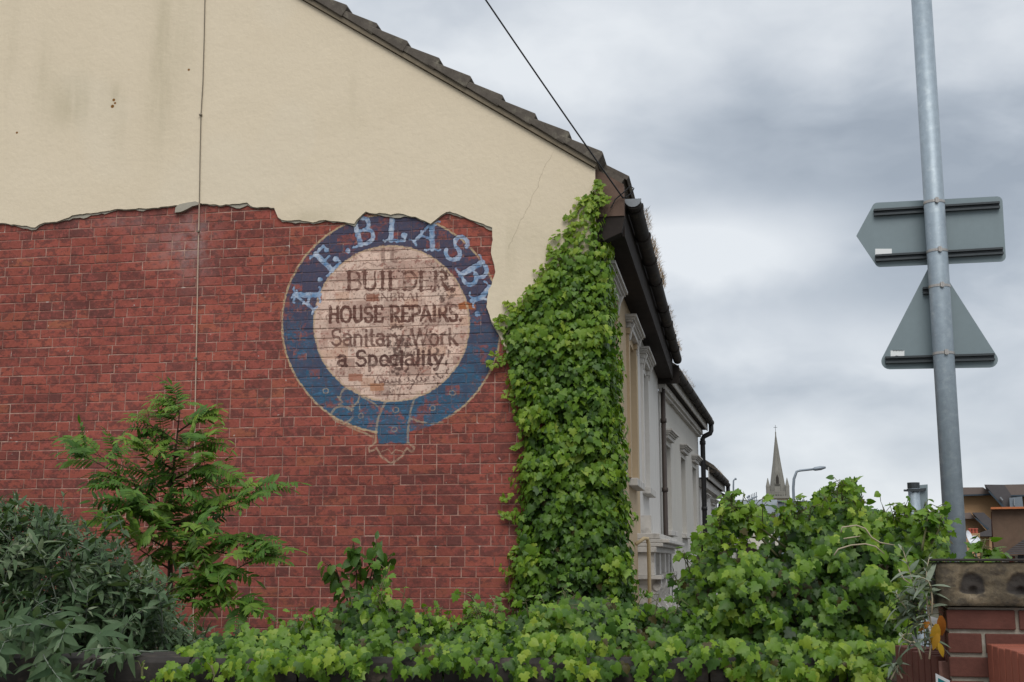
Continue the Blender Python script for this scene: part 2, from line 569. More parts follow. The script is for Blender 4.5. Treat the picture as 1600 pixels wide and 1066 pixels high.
    M[:] = 0
    text_line(R, M, 'GENERAL', 568, 660, 470, 11.5, 2.2, 1.7, 1.0, 1.6)
    R.put(M * (.3 + .7 * worn) * 0.8, (0.13, 0.060, 0.046))
    M[:] = 0
    text_line(R, M, 'HOUSE REPAIRS.', 513, 723, 503.5, 24, 5.2, 4.9, 4.3, 0, -2)
    R.put(M * worn * 0.95, (0.115, 0.050, 0.038))
    M[:] = 0
    text_line(R, M, 'Sanitary Work', 517, 716, 540, 25, 4.6, 4.0, 2.4, 0, -1)
    R.put(M * worn * 0.88, (0.125, 0.058, 0.045))
    M[:] = 0
    text_line(R, M, 'a Speciality.', 526, 702, 572, 23, 5.0, 4.4, 2.4, 0, -2)
    R.put(M * (.55 + .45 * worn) * 0.95, (0.090, 0.042, 0.035))
    M[:] = 0
    # running script line
    q = []
    for k in range(150):
        u = k / 149
        q.append((583 + 100 * u + 2.0 * math.sin(u * 96), 597 + 2.6 * math.sin(u * 96 + 1.2) + 1.6 * math.sin(u * 31) - 4 * u))
    R.stroke(M, q, 1.7)
    for (a, b) in (((586, 600), (591, 588)), ((622, 600), (627, 586)), ((641, 608), (655, 583)), ((655, 583), (652, 592)), ((598, 604), (603, 593)), ((668, 596), (671, 588))):
        R.stroke(M, [a, b], 1.7)
    R.stroke(M, [(575, 602), (610, 598), (640, 600), (686, 594)], 0.9)
    R.put(M * worn * 0.85, (0.10, 0.050, 0.042))
    M[:] = 0
    # ghosts of an older sign: upright letters above, slanting arcs
    text_line(R, M, 'lt', 592, 622, 408, 22, 6.5, 4, 3)
    R.stroke(M, [(625, 410), (640, 402), (665, 412), (690, 425)], 1.4)
    R.stroke(M, [(560, 418), (575, 410), (590, 416), (600, 411)], 2.0)
    R.stroke(M, [(600, 616), (632, 616)], 3.0)
    R.stroke(M, [(606, 612), (606, 622)], 3.5)
    R.stroke(M, [(626, 606), (622, 624)], 2.5)
    R.stroke(M, [(612, 508), (642, 507)], 2.2)
    R.stroke(M, [(560, 424), (570, 418), (582, 424)], 1.2)
    R.put(M * worn * 0.55, (0.13, 0.062, 0.05))
    # bare bricks inside the disc
    for (x0, x1, y0, y1, c) in ((572, 592, 459.5, 471.5, (0.24, 0.085, 0.05)), (545, 567, 584, 596, (0.33, 0.13, 0.08)), (578, 600, 599, 611, (0.42, 0.19, 0.10)), (576, 590, 361, 375, (0.16, 0.05, 0.05))):
        m = np.clip(np.minimum(np.minimum(px - x0, x1 - px), np.minimum(py - y0, y1 - py)) / 1.2 + 0.4, 0, 1)
        R.put(m * 0.8, c)
    # bright spalled brick at the ring's right
    m = np.clip(np.minimum(np.minimum(px - 716, 744 - px), np.minimum(py - 471 - 0.25 * np.abs(px - 728), 484 - py)) / 1.5 + (n_f - .4) * 2, 0, 1)
    R.put(m * 0.95, (0.34, 0.115, 0.045))
    # cream lines round the belt and round the disc
    lw = np.clip(1.15 - np.clip((n_f - .46) * 4, 0, 1) * 0.8, 0.1, 1)
    for rr, wdt in ((121.0, 3.0), (171.0, 3.0)):
        m = np.clip((wdt / 2 + 0.4 - np.abs(r - rr + (n_m - .5) * 1.2)) / 0.8, 0, 1)
        if rr > 150:
            m = m * np.where(((py > 655) & (px > 648)) | ((py > 660) & (px > 590)), 0, 1)
        R.put(m * lw * 0.9, (0.46, 0.335, 0.205) if rr > 150 else (0.50, 0.36, 0.24))
    M[:] = 0
    CREAM = (0.42, 0.325, 0.215)
    # strap edges, buckle, eyelets, belt end
    R.stroke(M, [(605, 625), (598, 636), (592, 650), (588, 670), (586.5, 692)], 3.4)
    R.stroke(M, [(656, 612), (648, 622), (642, 640), (638.5, 665), (637, 692)], 3.4)
    R.stroke(M, [(566, 620), (580, 628), (592, 636)], 2.6)
    R.stroke(M, [(641, 654), (655, 659), (672, 663), (692, 660)], 3.0)
    R.stroke(M, [(516, 650), (540, 664), (560, 673), (583, 683)], 3.4)
    R.stroke(M, [(531, 624)] + arc(547, 620, 15, 14, 200, 440, 16) + [(553, 634), (545, 640)], 3.0)
    R.stroke(M, arc(535, 648, 17, 13, 20, 330, 18), 3.0)
    R.stroke(M, [(528, 620), (535, 628), (530, 632), (540, 636), (552, 640)], 3.0)
    R.stroke(M, [(562, 632), (562, 642)], 1.6)
    R.stroke(M, arc(564, 650, 4, 4, 0, 360), 1.6)
    for (ex, ey) in ((509, 611), (707, 614), (676, 638), (619, 641), (616, 671)):
        R.stroke(M, arc(ex, ey, 4.4, 4.0, 0, 360), 1.5)
    R.put(M * lw * 0.72 * (0.55 + .45 * n_m), CREAM)
    M[:] = 0
    # chape at the strap's end: scrolls either side and a pendant
    for sg in (-1, 1):
        c0 = 612
        R.stroke(M, [(c0 + sg * x_, y_) for x_, y_ in ((26, 692), (31, 697), (36, 700), (34, 706), (28, 704), (24, 700), (20, 706), (17, 713), (11, 717), (5, 722), (0, 724))], 3.2)
    R.stroke(M, [(596, 706), (606, 702), (612, 709), (619, 702), (629, 706)], 1.8)
    R.put(M * lw * 0.75, (0.40, 0.27, 0.19))
    # ornamental name round the ring
    M[:] = 0
    for ch, cx, cy, ang, h, wd in (('A', 478, 467, -72, 36, 30), ('E', 511, 405, -45, 36, 33), ('B', 567, 361, -15, 40, 38), ('L', 620, 357, 3, 38, 42),
                                   ('A', 668, 366, 21, 38, 38), ('S', 714, 388, 40, 40, 38), ('B', 741, 427, 60, 40, 36), ('Y', 754, 465, 74, 32, 32)):
        fancy(R, M, ch, cx, cy, ang, h, wd)
    for dx, dy in ((500, 437), (544, 392)):
        R.stroke(M, [(dx, dy)], 7.5)
    R.stroke(M, [(746, 491)], 8.5)
    lb = np.clip((fbm(X * 26, Z * 26, 101)[..., None] - .5) * 1.7 + .5, 0, 1)
    lcol = np.array([0.13, 0.28, 0.48]) * (1 - lb) + np.array([0.56, 0.62, 0.72]) * lb
    dk = np.clip((fbm(X * 34, Z * 60, 7)[..., None] - .56) * 5, 0, 1) * 0.6
    lcol = lcol * (1 - dk) + dk * np.array([0.08, 0.14, 0.30])
    sh = np.zeros_like(M)
    sh[3:, :-3] = M[:-3, 3:]
    R.put(np.clip(sh - M, 0, 1) * 0.5, (0.016, 0.022, 0.05))
    m = M * np.clip(1.2 - np.clip((n_f - .5) * 3.5, 0, 1) * 0.5, 0, 1)
    R.put(m * 0.88, lcol * 0.9)
    img = bpy.data.images.new('sign_paint', NX, NZ, alpha=True, float_buffer=True)
    img.colorspace_settings.name = 'Non-Color'
    buf = np.concatenate([R.rgb, R.a[..., None]], 2).astype(np.float32)
    img.pixels.foreach_set(buf.ravel())
    img.update()
    img.pack()
    return img


COURSE, STR, HDR = 0.0800, 0.2335, 0.1170
BRICK_Z0 = wall_xz(650, 869.5)[1]
MURAL = build_mural()


def mural_tex(T, p):
    s = T.n('ShaderNodeSeparateXYZ', {0: p})
    u = T.math('DIVIDE', T.math('SUBTRACT', s.outputs[0], MU_X0), NX * RES)
    v = T.math('DIVIDE', T.math('SUBTRACT', s.outputs[2], MU_Z0), NZ * RES)
    uv = T.n('ShaderNodeCombineXYZ', {0: u, 1: v, 2: 0.0}).outputs[0]
    t = T.n('ShaderNodeTexImage', {0: uv}, image=MURAL, extension='CLIP', interpolation='Linear')
    return t.outputs[0], t.outputs[1]


def blob(T, p, cx, cz, rx, rz, nz, warp=0.6):
    """soft noisy elliptic mask on the gable (x, z)"""
    s = T.n('ShaderNodeSeparateXYZ', {0: p})
    a = T.math('DIVIDE', T.math('SUBTRACT', s.outputs[0], cx), rx)
    b = T.math('DIVIDE', T.math('SUBTRACT', s.outputs[2], cz), rz)
    r2 = T.math('ADD', T.math('MULTIPLY', a, a), T.math('MULTIPLY', b, b))
    g = T.math('EXPONENT', T.math('MULTIPLY', r2, -1.0))
    return T.math('MULTIPLY', g, T.smooth(nz, 0.5 - warp * .5, 0.5 + warp * .4))


def mat_brick():
    m, T = new_mat('red_brick')
    p = T.pos()
    tint = T.n('ShaderNodeAttribute', None, attribute_name='tint').outputs['Fac']
    base = T.ramp(tint, [(0.0, (0.150, 0.054, 0.046)), (0.2, (0.195, 0.062, 0.050)), (0.45, (0.262, 0.074, 0.055)), (0.7, (0.298, 0.083, 0.060)), (0.9, (0.312, 0.090, 0.062)), (0.96, (0.298, 0.090, 0.060)), (1.0, (0.285, 0.096, 0.058))])
    n1 = T.noise(p, 9.0, 6.0, 0.68)
    n2 = T.noise(p, 38.0, 5.0, 0.65)
    nL = T.noise(p, 1.1, 4.0, 0.55)
    dk = T.math('MULTIPLY', T.smooth(T.noise(T.vmul(p, (12.0, 12.0, 19.0)), 1.0, 7.0, 0.72), 0.49, 0.55), 0.78)
    col = T.mix(dk, base, (0.130, 0.050, 0.043))
    rd = T.math('MULTIPLY', T.smooth(T.noise(T.vadd(p, (5.0, 0, 3.0)), 21.0, 7.0, 0.74), 0.53, 0.60), 0.62)
    col = T.mix(rd, col, (0.325, 0.088, 0.072))
    v = T.math('MULTIPLY_ADD', T.math('SUBTRACT', n2, 0.5), 0.7, 1.0)
    v = T.math('MULTIPLY_ADD', T.math('SUBTRACT', nL, 0.5), 0.85, v)
    col = T.mix(1.0, col, T.n('ShaderNodeCombineXYZ', {0: v, 1: v, 2: v}).outputs[0], 'MULTIPLY')
    # lower courses darker than the rest, with an uneven upper limit
    s = T.n('ShaderNodeSeparateXYZ', {0: p})
    low = T.math('MULTIPLY', T.smooth(T.math('MULTIPLY_ADD', T.math('SUBTRACT', nL, .5), 1.4, s.outputs[2]), 1.2, 2.8, 0.22, 0.0), 1.0)
    col = T.mix(low, col, (0.085, 0.036, 0.032))
    # lime wash runs under the cement patch
    for (px, py, rx, rz, amt) in ((303, 385, 0.16, 0.30, 0.55), (270, 362, 0.35, 0.12, 0.25), (185, 350, 0.3, 0.06, 0.3), (262, 395, 0.2, 0.12, 0.3)):
        x, z = wall_xz(px, py)
        col = T.mix(T.math('MULTIPLY', blob(T, p, x, z, rx, rz, n1, 0.35), amt), col, (0.34, 0.26, 0.25))
    spk = T.smooth(T.noise(T.vadd(p, (9.0, 2.0, 1.0)), 26.0, 3.0, 0.5), 0.745, 0.775)
    col = T.mix(T.math('MULTIPLY', spk, 0.8), col, (0.50, 0.42, 0.38))
    mc, ma = mural_tex(T, p)
    mk = T.math('MULTIPLY', ma, T.smooth(n2, 0.20, 0.36, 0.55, 1.0))
    col = T.mix(mk, col, mc)
    bmp = T.math('MULTIPLY_ADD', n1, 0.6, n2)
    finish(T, col, 0.9, bmp, 0.5, 0.005, 0.12)
    return m


def mat_mortar():
    m, T = new_mat('lime_mortar')
    p = T.pos()
    n = T.noise(p, 7.0, 5.0, 0.65)
    n2 = T.noise(p, 60.0, 4.0, 0.6)
    col = T.ramp(n, [(0.25, (0.28, 0.140, 0.110)), (0.5, (0.37, 0.205, 0.162)), (0.75, (0.55, 0.38, 0.31))])
    spk = T.smooth(T.noise(T.vadd(p, (2.0, 1.0, 7.0)), 11.0, 3.0, 0.5), 0.66, 0.70)
    col = T.mix(T.math('MULTIPLY', spk, 0.85), col, (0.62, 0.55, 0.49))
    dkm = T.smooth(T.noise(T.vadd(p, (7.0, 1.0, 2.0)), 2.6, 6.0, 0.68), 0.46, 0.62)
    col = T.mix(T.math('MULTIPLY', dkm, 0.72), col, (0.17, 0.085, 0.07))
    mc, ma = mural_tex(T, p)
    col = T.mix(T.math('MULTIPLY', ma, 0.88), col, mc)
    finish(T, col, 0.95, n2, 0.6, 0.006, 0.1)
    return m


def mat_render():
    m, T = new_mat('cream_render')
    p = T.pos()
    n1 = T.noise(p, 1.3, 5.0, 0.6)
    n2 = T.noise(p, 26.0, 5.0, 0.65)
    ns = T.noise(T.vmul(p, (9.0, 9.0, 1.0)), 1.0, 5.0, 0.6)
    nst = T.noise(T.vmul(p, (26.0, 26.0, 3.0)), 1.0, 5.0, 0.65)
    base = T.mix(n1, (0.665, 0.560, 0.410), (0.715, 0.615, 0.465))
    v = T.math('MULTIPLY_ADD', T.math('SUBTRACT', n2, 0.5), 0.10, 1.0)
    v = T.math('MULTIPLY_ADD', T.math('SUBTRACT', nst, 0.5), 0.05, v)
    col = T.mix(1.0, base, T.n('ShaderNodeCombineXYZ', {0: v, 1: v, 2: v}).outputs[0], 'MULTIPLY')
    pat = T.smooth(T.noise(T.vadd(p, (3., 1., 8.)), 0.9, 2.0, 0.4), 0.52, 0.60)
    col = T.mix(T.math('MULTIPLY', pat, 0.25), col, (0.70, 0.62, 0.49))
    for (px, py, rx, rz, amt) in ((258, 60, 0.13, 0.75, 0.55), (255, 150, 0.16, 0.5, 0.4), (110, 165, 0.16, 0.22, 0.55), (70, 120, 0.10, 0.4, 0.35), (182, 150, 0.05, 0.10, 0.7), (190, 200, 0.08, 0.3, 0.35),
                                  (130, 150, 0.4, 0.3, 0.25), (552, 150, 0.05, 0.25, 0.25), (545, 190, 0.25, 0.12, 0.2), (300, 30, 0.12, 0.5, 0.3), (20, 80, 0.1, 0.9, 0.25), (840, 380, 0.3, 0.25, 0.30), (790, 400, 0.15, 0.3, 0.3), (495, 340, 0.25, 0.06, 0.5)):
        x, z = wall_xz(px, py)
        col = T.mix(T.math('MULTIPLY', blob(T, p, x, z, rx, rz, ns, 0.75), amt * 0.62), col, (0.33, 0.29, 0.175))
    s = T.n('ShaderNodeSeparateXYZ', {0: p})
    # long hairline cracks
    for (a, b) in (((866, 238), (790, 400)),):
        ax, az = wall_xz(*a)
        bx, bz = wall_xz(*b)
        L = math.hypot(bx - ax, bz - az)
        nx, nz_ = -(bz - az) / L, (bx - ax) / L
        d = T.math('ADD', T.math('MULTIPLY', T.math('SUBTRACT', s.outputs[0], ax), nx), T.math('MULTIPLY', T.math('SUBTRACT', s.outputs[2], az), nz_))
        d = T.math('ABSOLUTE', T.math('MULTIPLY_ADD', T.math('SUBTRACT', T.noise(p, 5.0, 4.0, 0.6), 0.5), 0.12, d))
        al = T.math('ADD', T.math('MULTIPLY', T.math('SUBTRACT', s.outputs[0], ax), (bx - ax) / L / L), T.math('MULTIPLY', T.math('SUBTRACT', s.outputs[2], az), (bz - az) / L / L))
        k = T.math('MULTIPLY', T.smooth(d, 0.001, 0.0045, 0.42, 0.0), T.math('MULTIPLY', T.smooth(al, -0.02, 0.05), T.smooth(al, 0.9, 1.0, 1.0, 0.0)))
        col = T.mix(k, col, (0.27, 0.20, 0.12))
    # rust pin-holes
    for (px, py, r_) in ((180, 158, 0.010), (178, 168, 0.012), (182, 163, 0.008), (297, 111, 0.008), (29, 209, 0.008)):
        x, z = wall_xz(px, py)
        dd = T.math('SQRT', T.math('ADD', T.math('POWER', T.math('SUBTRACT', s.outputs[0], x), 2.0), T.math('POWER', T.math('SUBTRACT', s.outputs[2], z), 2.0)))
        col = T.mix(T.smooth(dd, r_, r_ * 1.6, 1.0, 0.0), col, (0.20, 0.09, 0.02))
    nb = T.math('MULTIPLY_ADD', T.noise(p, 3.5, 3.0, 0.6), 2.5, n2)
    finish(T, col, 0.92, nb, 0.45, 0.006, 0.1)
    return m


def mat_leaf(name, stops, rough=0.38, spec=0.5, trans=0.25, tcol=1.6):
    m, T = new_mat(name)
    tint = T.n('ShaderNodeAttribute', None, attribute_name='tint').outputs['Fac']
    p = T.pos()
    n = T.noise(p, 55.0, 3.0, 0.6)
    col = T.ramp(tint, stops)
    v = T.math('MULTIPLY_ADD', T.math('SUBTRACT', n, 0.5), 0.5, 1.0)
    col = T.mix(1.0, col, T.n('ShaderNodeCombineXYZ', {0: v, 1: v, 2: v}).outputs[0], 'MULTIPLY')
    b = T.n('ShaderNodeBsdfPrincipled', {'Base Color': col, 'Roughness': rough, 'Specular IOR Level': spec})
    bn = T.n('ShaderNodeBump', {'Height': n, 'Strength': 0.25, 'Distance': 0.004})
    T.t.links.new(bn.outputs[0], b.inputs['Normal'])
    tc = T.mix(1.0, col, (tcol, tcol * 1.05, tcol * 0.45), 'MULTIPLY')
    tr = T.n('ShaderNodeBsdfTranslucent', {0: tc})
    mx = T.n('ShaderNodeMixShader', {0: trans, 1: b.outputs[0], 2: tr.outputs[0]})
    T.n('ShaderNodeOutputMaterial', {0: mx.outputs[0]})
    return m


M = {}
M['brick'] = mat_brick()
M['mortar'] = mat_mortar()
M['render'] = mat_render()
M['cement'] = simple('grey_cement', (0.36, 0.33, 0.27), 0.9, 0.25, 9, 0.1, bump=0.3)
M['tile'] = simple('weathered_roof_tile', (0.105, 0.090, 0.075), 0.92, 0.45, 14, 0.15, bump=0.5, dirt=(0.20, 0.18, 0.14))
M['bed'] = simple('verge_mortar', (0.20, 0.165, 0.12), 0.95, 0.3, 12, 0.1, bump=0.5)
M['black'] = simple('black_iron_paint', (0.022, 0.021, 0.022), 0.55, 0.4, 10, 0.35)
M['soffit'] = simple('dark_stained_timber', (0.030, 0.024, 0.021), 0.85, 0.5, 8, 0.15, streak=0.3)
M['gutter'] = simple('old_cast_gutter', (0.030, 0.025, 0.022), 0.8, 0.5, 9, 0.2, dirt=(0.075, 0.058, 0.038))
M['endcap'] = simple('grey_plastic', (0.22, 0.235, 0.25), 0.4, 0.06, 6, 0.4)
M['boxend'] = simple('bare_brown_timber', (0.13, 0.085, 0.065), 0.85, 0.4, 10, 0.15, streak=0.4)
M['tan'] = simple('tan_wall_paint', (0.44, 0.335, 0.215), 0.85, 0.10, 3, 0.2, streak=0.18)
M['white'] = simple('off_white_wall_paint', (0.56, 0.535, 0.50), 0.8, 0.10, 3, 0.25, streak=0.2)
M['trim'] = simple('grey_stone_trim', (0.50, 0.475, 0.44), 0.85, 0.2, 8, 0.2, streak=0.25, dirt=(0.22, 0.20, 0.18))
M['grey'] = simple('grey_pebble_render', (0.50, 0.475, 0.43), 0.9, 0.08, 4, 0.15, streak=0.14, bump=0.25)
M['glass'] = simple('dark_window_glass', (0.05, 0.055, 0.06), 0.12, 0.1, 3, 0.6, bump=0.0)
M['sash'] = simple('white_sash_paint', (0.66, 0.65, 0.63), 0.55, 0.06, 6, 0.4)
M['pipe_tan'] = simple('tan_painted_pipe', (0.42, 0.33, 0.20), 0.6, 0.1, 6, 0.3)
M['pipe_brown'] = simple('brown_painted_pipe', (0.060, 0.045, 0.038), 0.6, 0.25, 6, 0.3)
M['steel'] = simple('galvanised_steel', (0.275, 0.325, 0.365), 0.50, 0.24, 26, 0.4, 0.35, 0.08, streak=0.18, dirt=(0.36, 0.41, 0.44))
M['signback'] = simple('grey_sign_back', (0.185, 0.230, 0.245), 0.55, 0.10, 5, 0.35, 0.1, 0.03, streak=0.16)
M['channel'] = simple('dark_alloy_channel', (0.045, 0.052, 0.056), 0.5, 0.2, 9, 0.4, 0.3)
M['clamp'] = simple('stainless_band', (0.42, 0.39, 0.36), 0.35, 0.2, 30, 0.5, 0.7)
M['sticker'] = simple('white_sticker', (0.72, 0.73, 0.72), 0.6, 0.05, 9, 0.3, bump=0)
M['ink'] = simple('black_ink', (0.04, 0.04, 0.045), 0.6, 0.1, 9, 0.2, bump=0)
M['teal'] = simple('teal_sign_film', (0.01, 0.19, 0.21), 0.4, 0.05, 5, 0.4, bump=0)
M['cable'] = simple('black_cable', (0.018, 0.018, 0.02), 0.6, 0.1, 9, 0.3, bump=0)
M['wire'] = simple('pale_wall_cable', (0.46, 0.34, 0.26), 0.7, 0.2, 9, 0.2, bump=0)
M['wire_dark'] = simple('grey_wall_cable', (0.19, 0.16, 0.12), 0.7, 0.2, 9, 0.2, bump=0)
M['bark'] = simple('brown_bark', (0.085, 0.060, 0.040), 0.9, 0.3, 30, 0.1)
M['greenstem'] = simple('green_stem', (0.12, 0.12, 0.055), 0.8, 0.3, 30, 0.2)
M['palestem'] = simple('pale_dry_stem', (0.34, 0.29, 0.20), 0.85, 0.2, 30, 0.15)
M['silverstem'] = simple('silver_stem', (0.13, 0.15, 0.115), 0.85, 0.2, 30, 0.15)
M['coping'] = simple('dark_coping_stone', (0.036, 0.032, 0.029), 0.9, 0.4, 7, 0.15, bump=0.5, dirt=(0.11, 0.085, 0.065))
M['sand'] = simple('weathered_sandstone', (0.145, 0.120, 0.085), 0.92, 0.45, 9, 0.1, bump=0.6, dirt=(0.045, 0.040, 0.036))
def mat_cap():
    m, T = new_mat('weathered_sandstone')
    p = T.pos()
    n1, n2 = T.noise(p, 9.0, 6.0, 0.7), T.noise(p, 30.0, 5.0, 0.65)
    col = T.ramp(n1, [(0.28, (0.055, 0.047, 0.036)), (0.48, (0.115, 0.093, 0.063)), (0.62, (0.19, 0.150, 0.100)), (0.78, (0.30, 0.25, 0.18))])
    drt = T.smooth(T.noise(T.vadd(p, (3., 4., 5.)), 12.0, 6.0, 0.7), 0.48, 0.62)
    col = T.mix(T.math('MULTIPLY', drt, 0.75), col, (0.060, 0.052, 0.043))
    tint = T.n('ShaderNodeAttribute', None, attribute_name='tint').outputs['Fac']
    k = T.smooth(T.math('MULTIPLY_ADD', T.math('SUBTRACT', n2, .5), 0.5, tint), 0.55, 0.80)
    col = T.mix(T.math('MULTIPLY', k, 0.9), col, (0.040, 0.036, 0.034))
    finish(T, col, 0.93, T.math('MULTIPLY_ADD', n1, 0.7, n2), 0.7, 0.008, 0.1)
    return m


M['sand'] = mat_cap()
M['darksand'] = simple('dark_sandstone', (0.040, 0.036, 0.033), 0.92, 0.45, 18, 0.1, bump=0.6)  # darker sandstone tone, used on the cap's left side face
M['pierbrick'] = simple('smooth_red_brick', (0.105, 0.041, 0.031), 0.88, 0.42, 11, 0.2, bump=0.35, dirt=(0.10, 0.040, 0.032))
M['newbrick'] = simple('orange_red_brick', (0.235, 0.075, 0.048), 0.82, 0.18, 14, 0.2, bump=0.3)
M['piermortar'] = simple('grey_lime_mortar', (0.30, 0.27, 0.22), 0.95, 0.4, 18, 0.1, bump=0.5, dirt=(0.42, 0.39, 0.34))
M['ridge'] = simple('orange_ridge_tile', (0.42, 0.14, 0.055), 0.85, 0.2, 5)
M['browntile'] = simple('brown_plain_tile', (0.125, 0.082, 0.058), 0.9, 0.4, 1.6, 0.15, bump=0.2, dirt=(0.09, 0.075, 0.05))
M['brownroof'] = simple('brown_concrete_roof', (0.155, 0.122, 0.108), 0.9, 0.2, 0.8, 0.15)
M['darkroof'] = simple('dark_slate_roof', (0.085, 0.078, 0.080), 0.85, 0.2, 1.0, 0.2)
M['buff'] = simple('buff_brick', (0.36, 0.225, 0.125), 0.9, 0.15, 1.2, 0.15)
M['bargeboard'] = simple('dark_blue_bargeboard', (0.035, 0.050, 0.065), 0.6, 0.1, 3)
M['greyclad'] = simple('grey_metal_cladding', (0.155, 0.180, 0.205), 0.6, 0.06, 0.15, 0.3)
M['paleclad'] = simple('pale_metal_cladding', (0.34, 0.38, 0.42), 0.6, 0.06, 0.15, 0.3)
M['spire'] = simple('grey_spire_stone', (0.225, 0.215, 0.190), 0.95, 0.25, 0.5, 0.1, streak=0.2)
M['towerstone'] = simple('buff_tower_stone', (0.37, 0.31, 0.235), 0.95, 0.2, 0.5, 0.1)
M['towerdark'] = simple('dark_belfry_opening', (0.05, 0.045, 0.04), 0.95, 0.2, 0.5, 0.1)
M['creamwall'] = simple('cream_gable_paint', (0.56, 0.53, 0.45), 0.85, 0.08, 1.0)
M['lampgrey'] = simple('grey_lamp_paint', (0.20, 0.23, 0.26), 0.5, 0.08, 2, 0.4, 0.3)
M['pot'] = simple('red_clay_pot', (0.30, 0.075, 0.05), 0.85, 0.2, 3)
M['dish'] = simple('white_dish_paint', (0.70, 0.72, 0.75), 0.4, 0.05, 3)
M['drygrass'] = simple('dry_grass_blade', (0.30, 0.20, 0.10), 0.9, 0.4, 20, 0.1, bump=0)
M['ground'] = simple('rough_ground', (0.085, 0.080, 0.060), 0.95, 0.3, 0.6, 0.1, dirt=(0.05, 0.07, 0.03))
M['asphalt'] = simple('asphalt', (0.05, 0.05, 0.052), 0.9, 0.2, 3, 0.2)
M['paving'] = simple('concrete_paving', (0.22, 0.21, 0.195), 0.9, 0.15, 2, 0.15)
M['ivy'] = mat_leaf('ivy_leaf', [(0.0, (0.060, 0.050, 0.014)), (0.04, (0.014, 0.036, 0.008)), (0.3, (0.042, 0.100, 0.011)), (0.6, (0.098, 0.188, 0.016)), (0.85, (0.168, 0.265, 0.022)), (1.0, (0.245, 0.320, 0.040))], 0.42, 0.26, 0.30, 1.4)
M['ivydull'] = mat_leaf('old_ivy_leaf', [(0.0, (0.024, 0.048, 0.022)), (0.5, (0.050, 0.088, 0.032)), (1.0, (0.10, 0.115, 0.045))], 0.5, 0.35, 0.15, 1.3)
M['bud'] = mat_leaf('buddleia_leaf', [(0.0, (0.022, 0.046, 0.020)), (0.45, (0.056, 0.098, 0.044)), (0.8, (0.105, 0.152, 0.080)), (1.0, (0.205, 0.245, 0.155))], 0.6, 0.18, 0.24, 1.2)
M['silverbud'] = mat_leaf('silver_buddleia_leaf', [(0.0, (0.055, 0.085, 0.050)), (0.5, (0.12, 0.155, 0.105)), (1.0, (0.25, 0.28, 0.21))], 0.65, 0.15, 0.2, 1.2)
M['ash'] = mat_leaf('pinnate_leaf', [(0.0, (0.026, 0.068, 0.012)), (0.5, (0.070, 0.155, 0.022)), (1.0, (0.165, 0.250, 0.036))], 0.5, 0.25, 0.35, 1.5)
M['sap'] = mat_leaf('sapling_leaf', [(0.0, (0.026, 0.060, 0.010)), (0.5, (0.052, 0.115, 0.016)), (1.0, (0.135, 0.200, 0.026))], 0.45, 0.3, 0.28, 1.5)
M['autumn'] = mat_leaf('yellowed_leaf', [(0.0, (0.30, 0.09, 0.012)), (1.0, (0.42, 0.26, 0.02))], 0.5, 0.3, 0.25, 1.1)
M['blackinside'] = simple('dark_room', (0.02, 0.02, 0.02), 0.9, 0.1, 3)
# ------------------------------------------------------------------ setting
GZ = -1.3          # ground level on the houses' side; the camera stands on the raised road at z = 0
mb = MB(); mb.quad((-4000, -4000, GZ), (4000, -4000, GZ), (4000, 4000, GZ), (-4000, 4000, GZ))
tag(mb.build('ground', M['ground']), kind='structure')
mb = MB()
mb.box(FR(-14, -30, GZ + 0.004), Fv * 11.0, Rv * 60, (0, 0, -GZ - 0.124))
tag(mb.build('road', M['asphalt']), kind='structure')
mb = MB(); mb.box(FR(-3.0, -30, GZ + 0.004), Fv * 8.1, Rv * 60, (0, 0, -GZ - 0.004))
tag(mb.build('pavement', M['paving']), kind='structure')

mb = MB(); mb.box((0.9, 7.5, GZ + .004), (6.5, 0, 0), (0, 70, 0), (0, 0, .006))
tag(mb.build('street', M['asphalt']), kind='structure')
mb = MB(); mb.box((-1.0, 7.5, GZ + .004), (1.9, 0, 0), (0, 10.2, 0), (0, 0, .10)); mb.box((7.4, 7.5, GZ + .004), (2.0, 0, 0), (0, 70, 0), (0, 0, .10))
tag(mb.build('footway', M['paving']), kind='structure')

# ------------------------------------------------------------------ gable house
RB = [(-60, 352), (0, 350), (15, 351), (30, 353), (44, 354), (57, 357), (64, 352), (72, 349), (86, 348), (96, 346), (104, 343), (115, 338), (132, 336), (150, 334), (170, 331), (190, 328), (208, 328), (225, 327),
      (243, 326), (260, 324), (276, 322), (290, 322), (312, 318), (330, 321), (350, 322), (370, 320), (388, 318), (393, 323), (398, 325), (415, 325), (430, 326), (433, 334), (436, 341), (442, 345), (456, 346), (470, 345), (480, 347),
      (490, 349), (500, 346), (510, 345), (522, 347), (534, 348), (546, 350), (555, 351), (558, 346), (563, 341), (568, 336), (573, 332), (578, 334), (584, 335), (594, 334), (604, 335), (612, 337), (622, 335), (632, 336), (640, 339),
      (650, 340), (658, 344), (666, 347), (674, 351), (679, 347), (684, 343), (690, 338), (698, 333), (704, 332), (714, 335), (726, 340), (740, 346), (756, 351), (770, 357), (770, 366), (771, 376), (769, 386), (768, 396), (770, 404),
      (773, 414), (775, 426), (771, 438), (769, 446), (764, 455), (762, 468), (761, 481), (766, 493), (769, 503), (775, 513), (780, 524), (785, 534), (791, 548), (798, 566), (806, 590), (820, 620), (838, 645), (860, 672), (885, 690), (905, 715), (930, 735)]
TH = math.atan(0.66)
EZ = 4.69
RIDGE_X = -5.6
RIDGE_Z = EZ + 0.66 * (COR_X - RIDGE_X)
house = thing('end_terrace_house', (-1.0, WALL_Y, GZ), 'brick and cream rendered gable house with a faded blue and cream painted builder\'s sign', 'house')

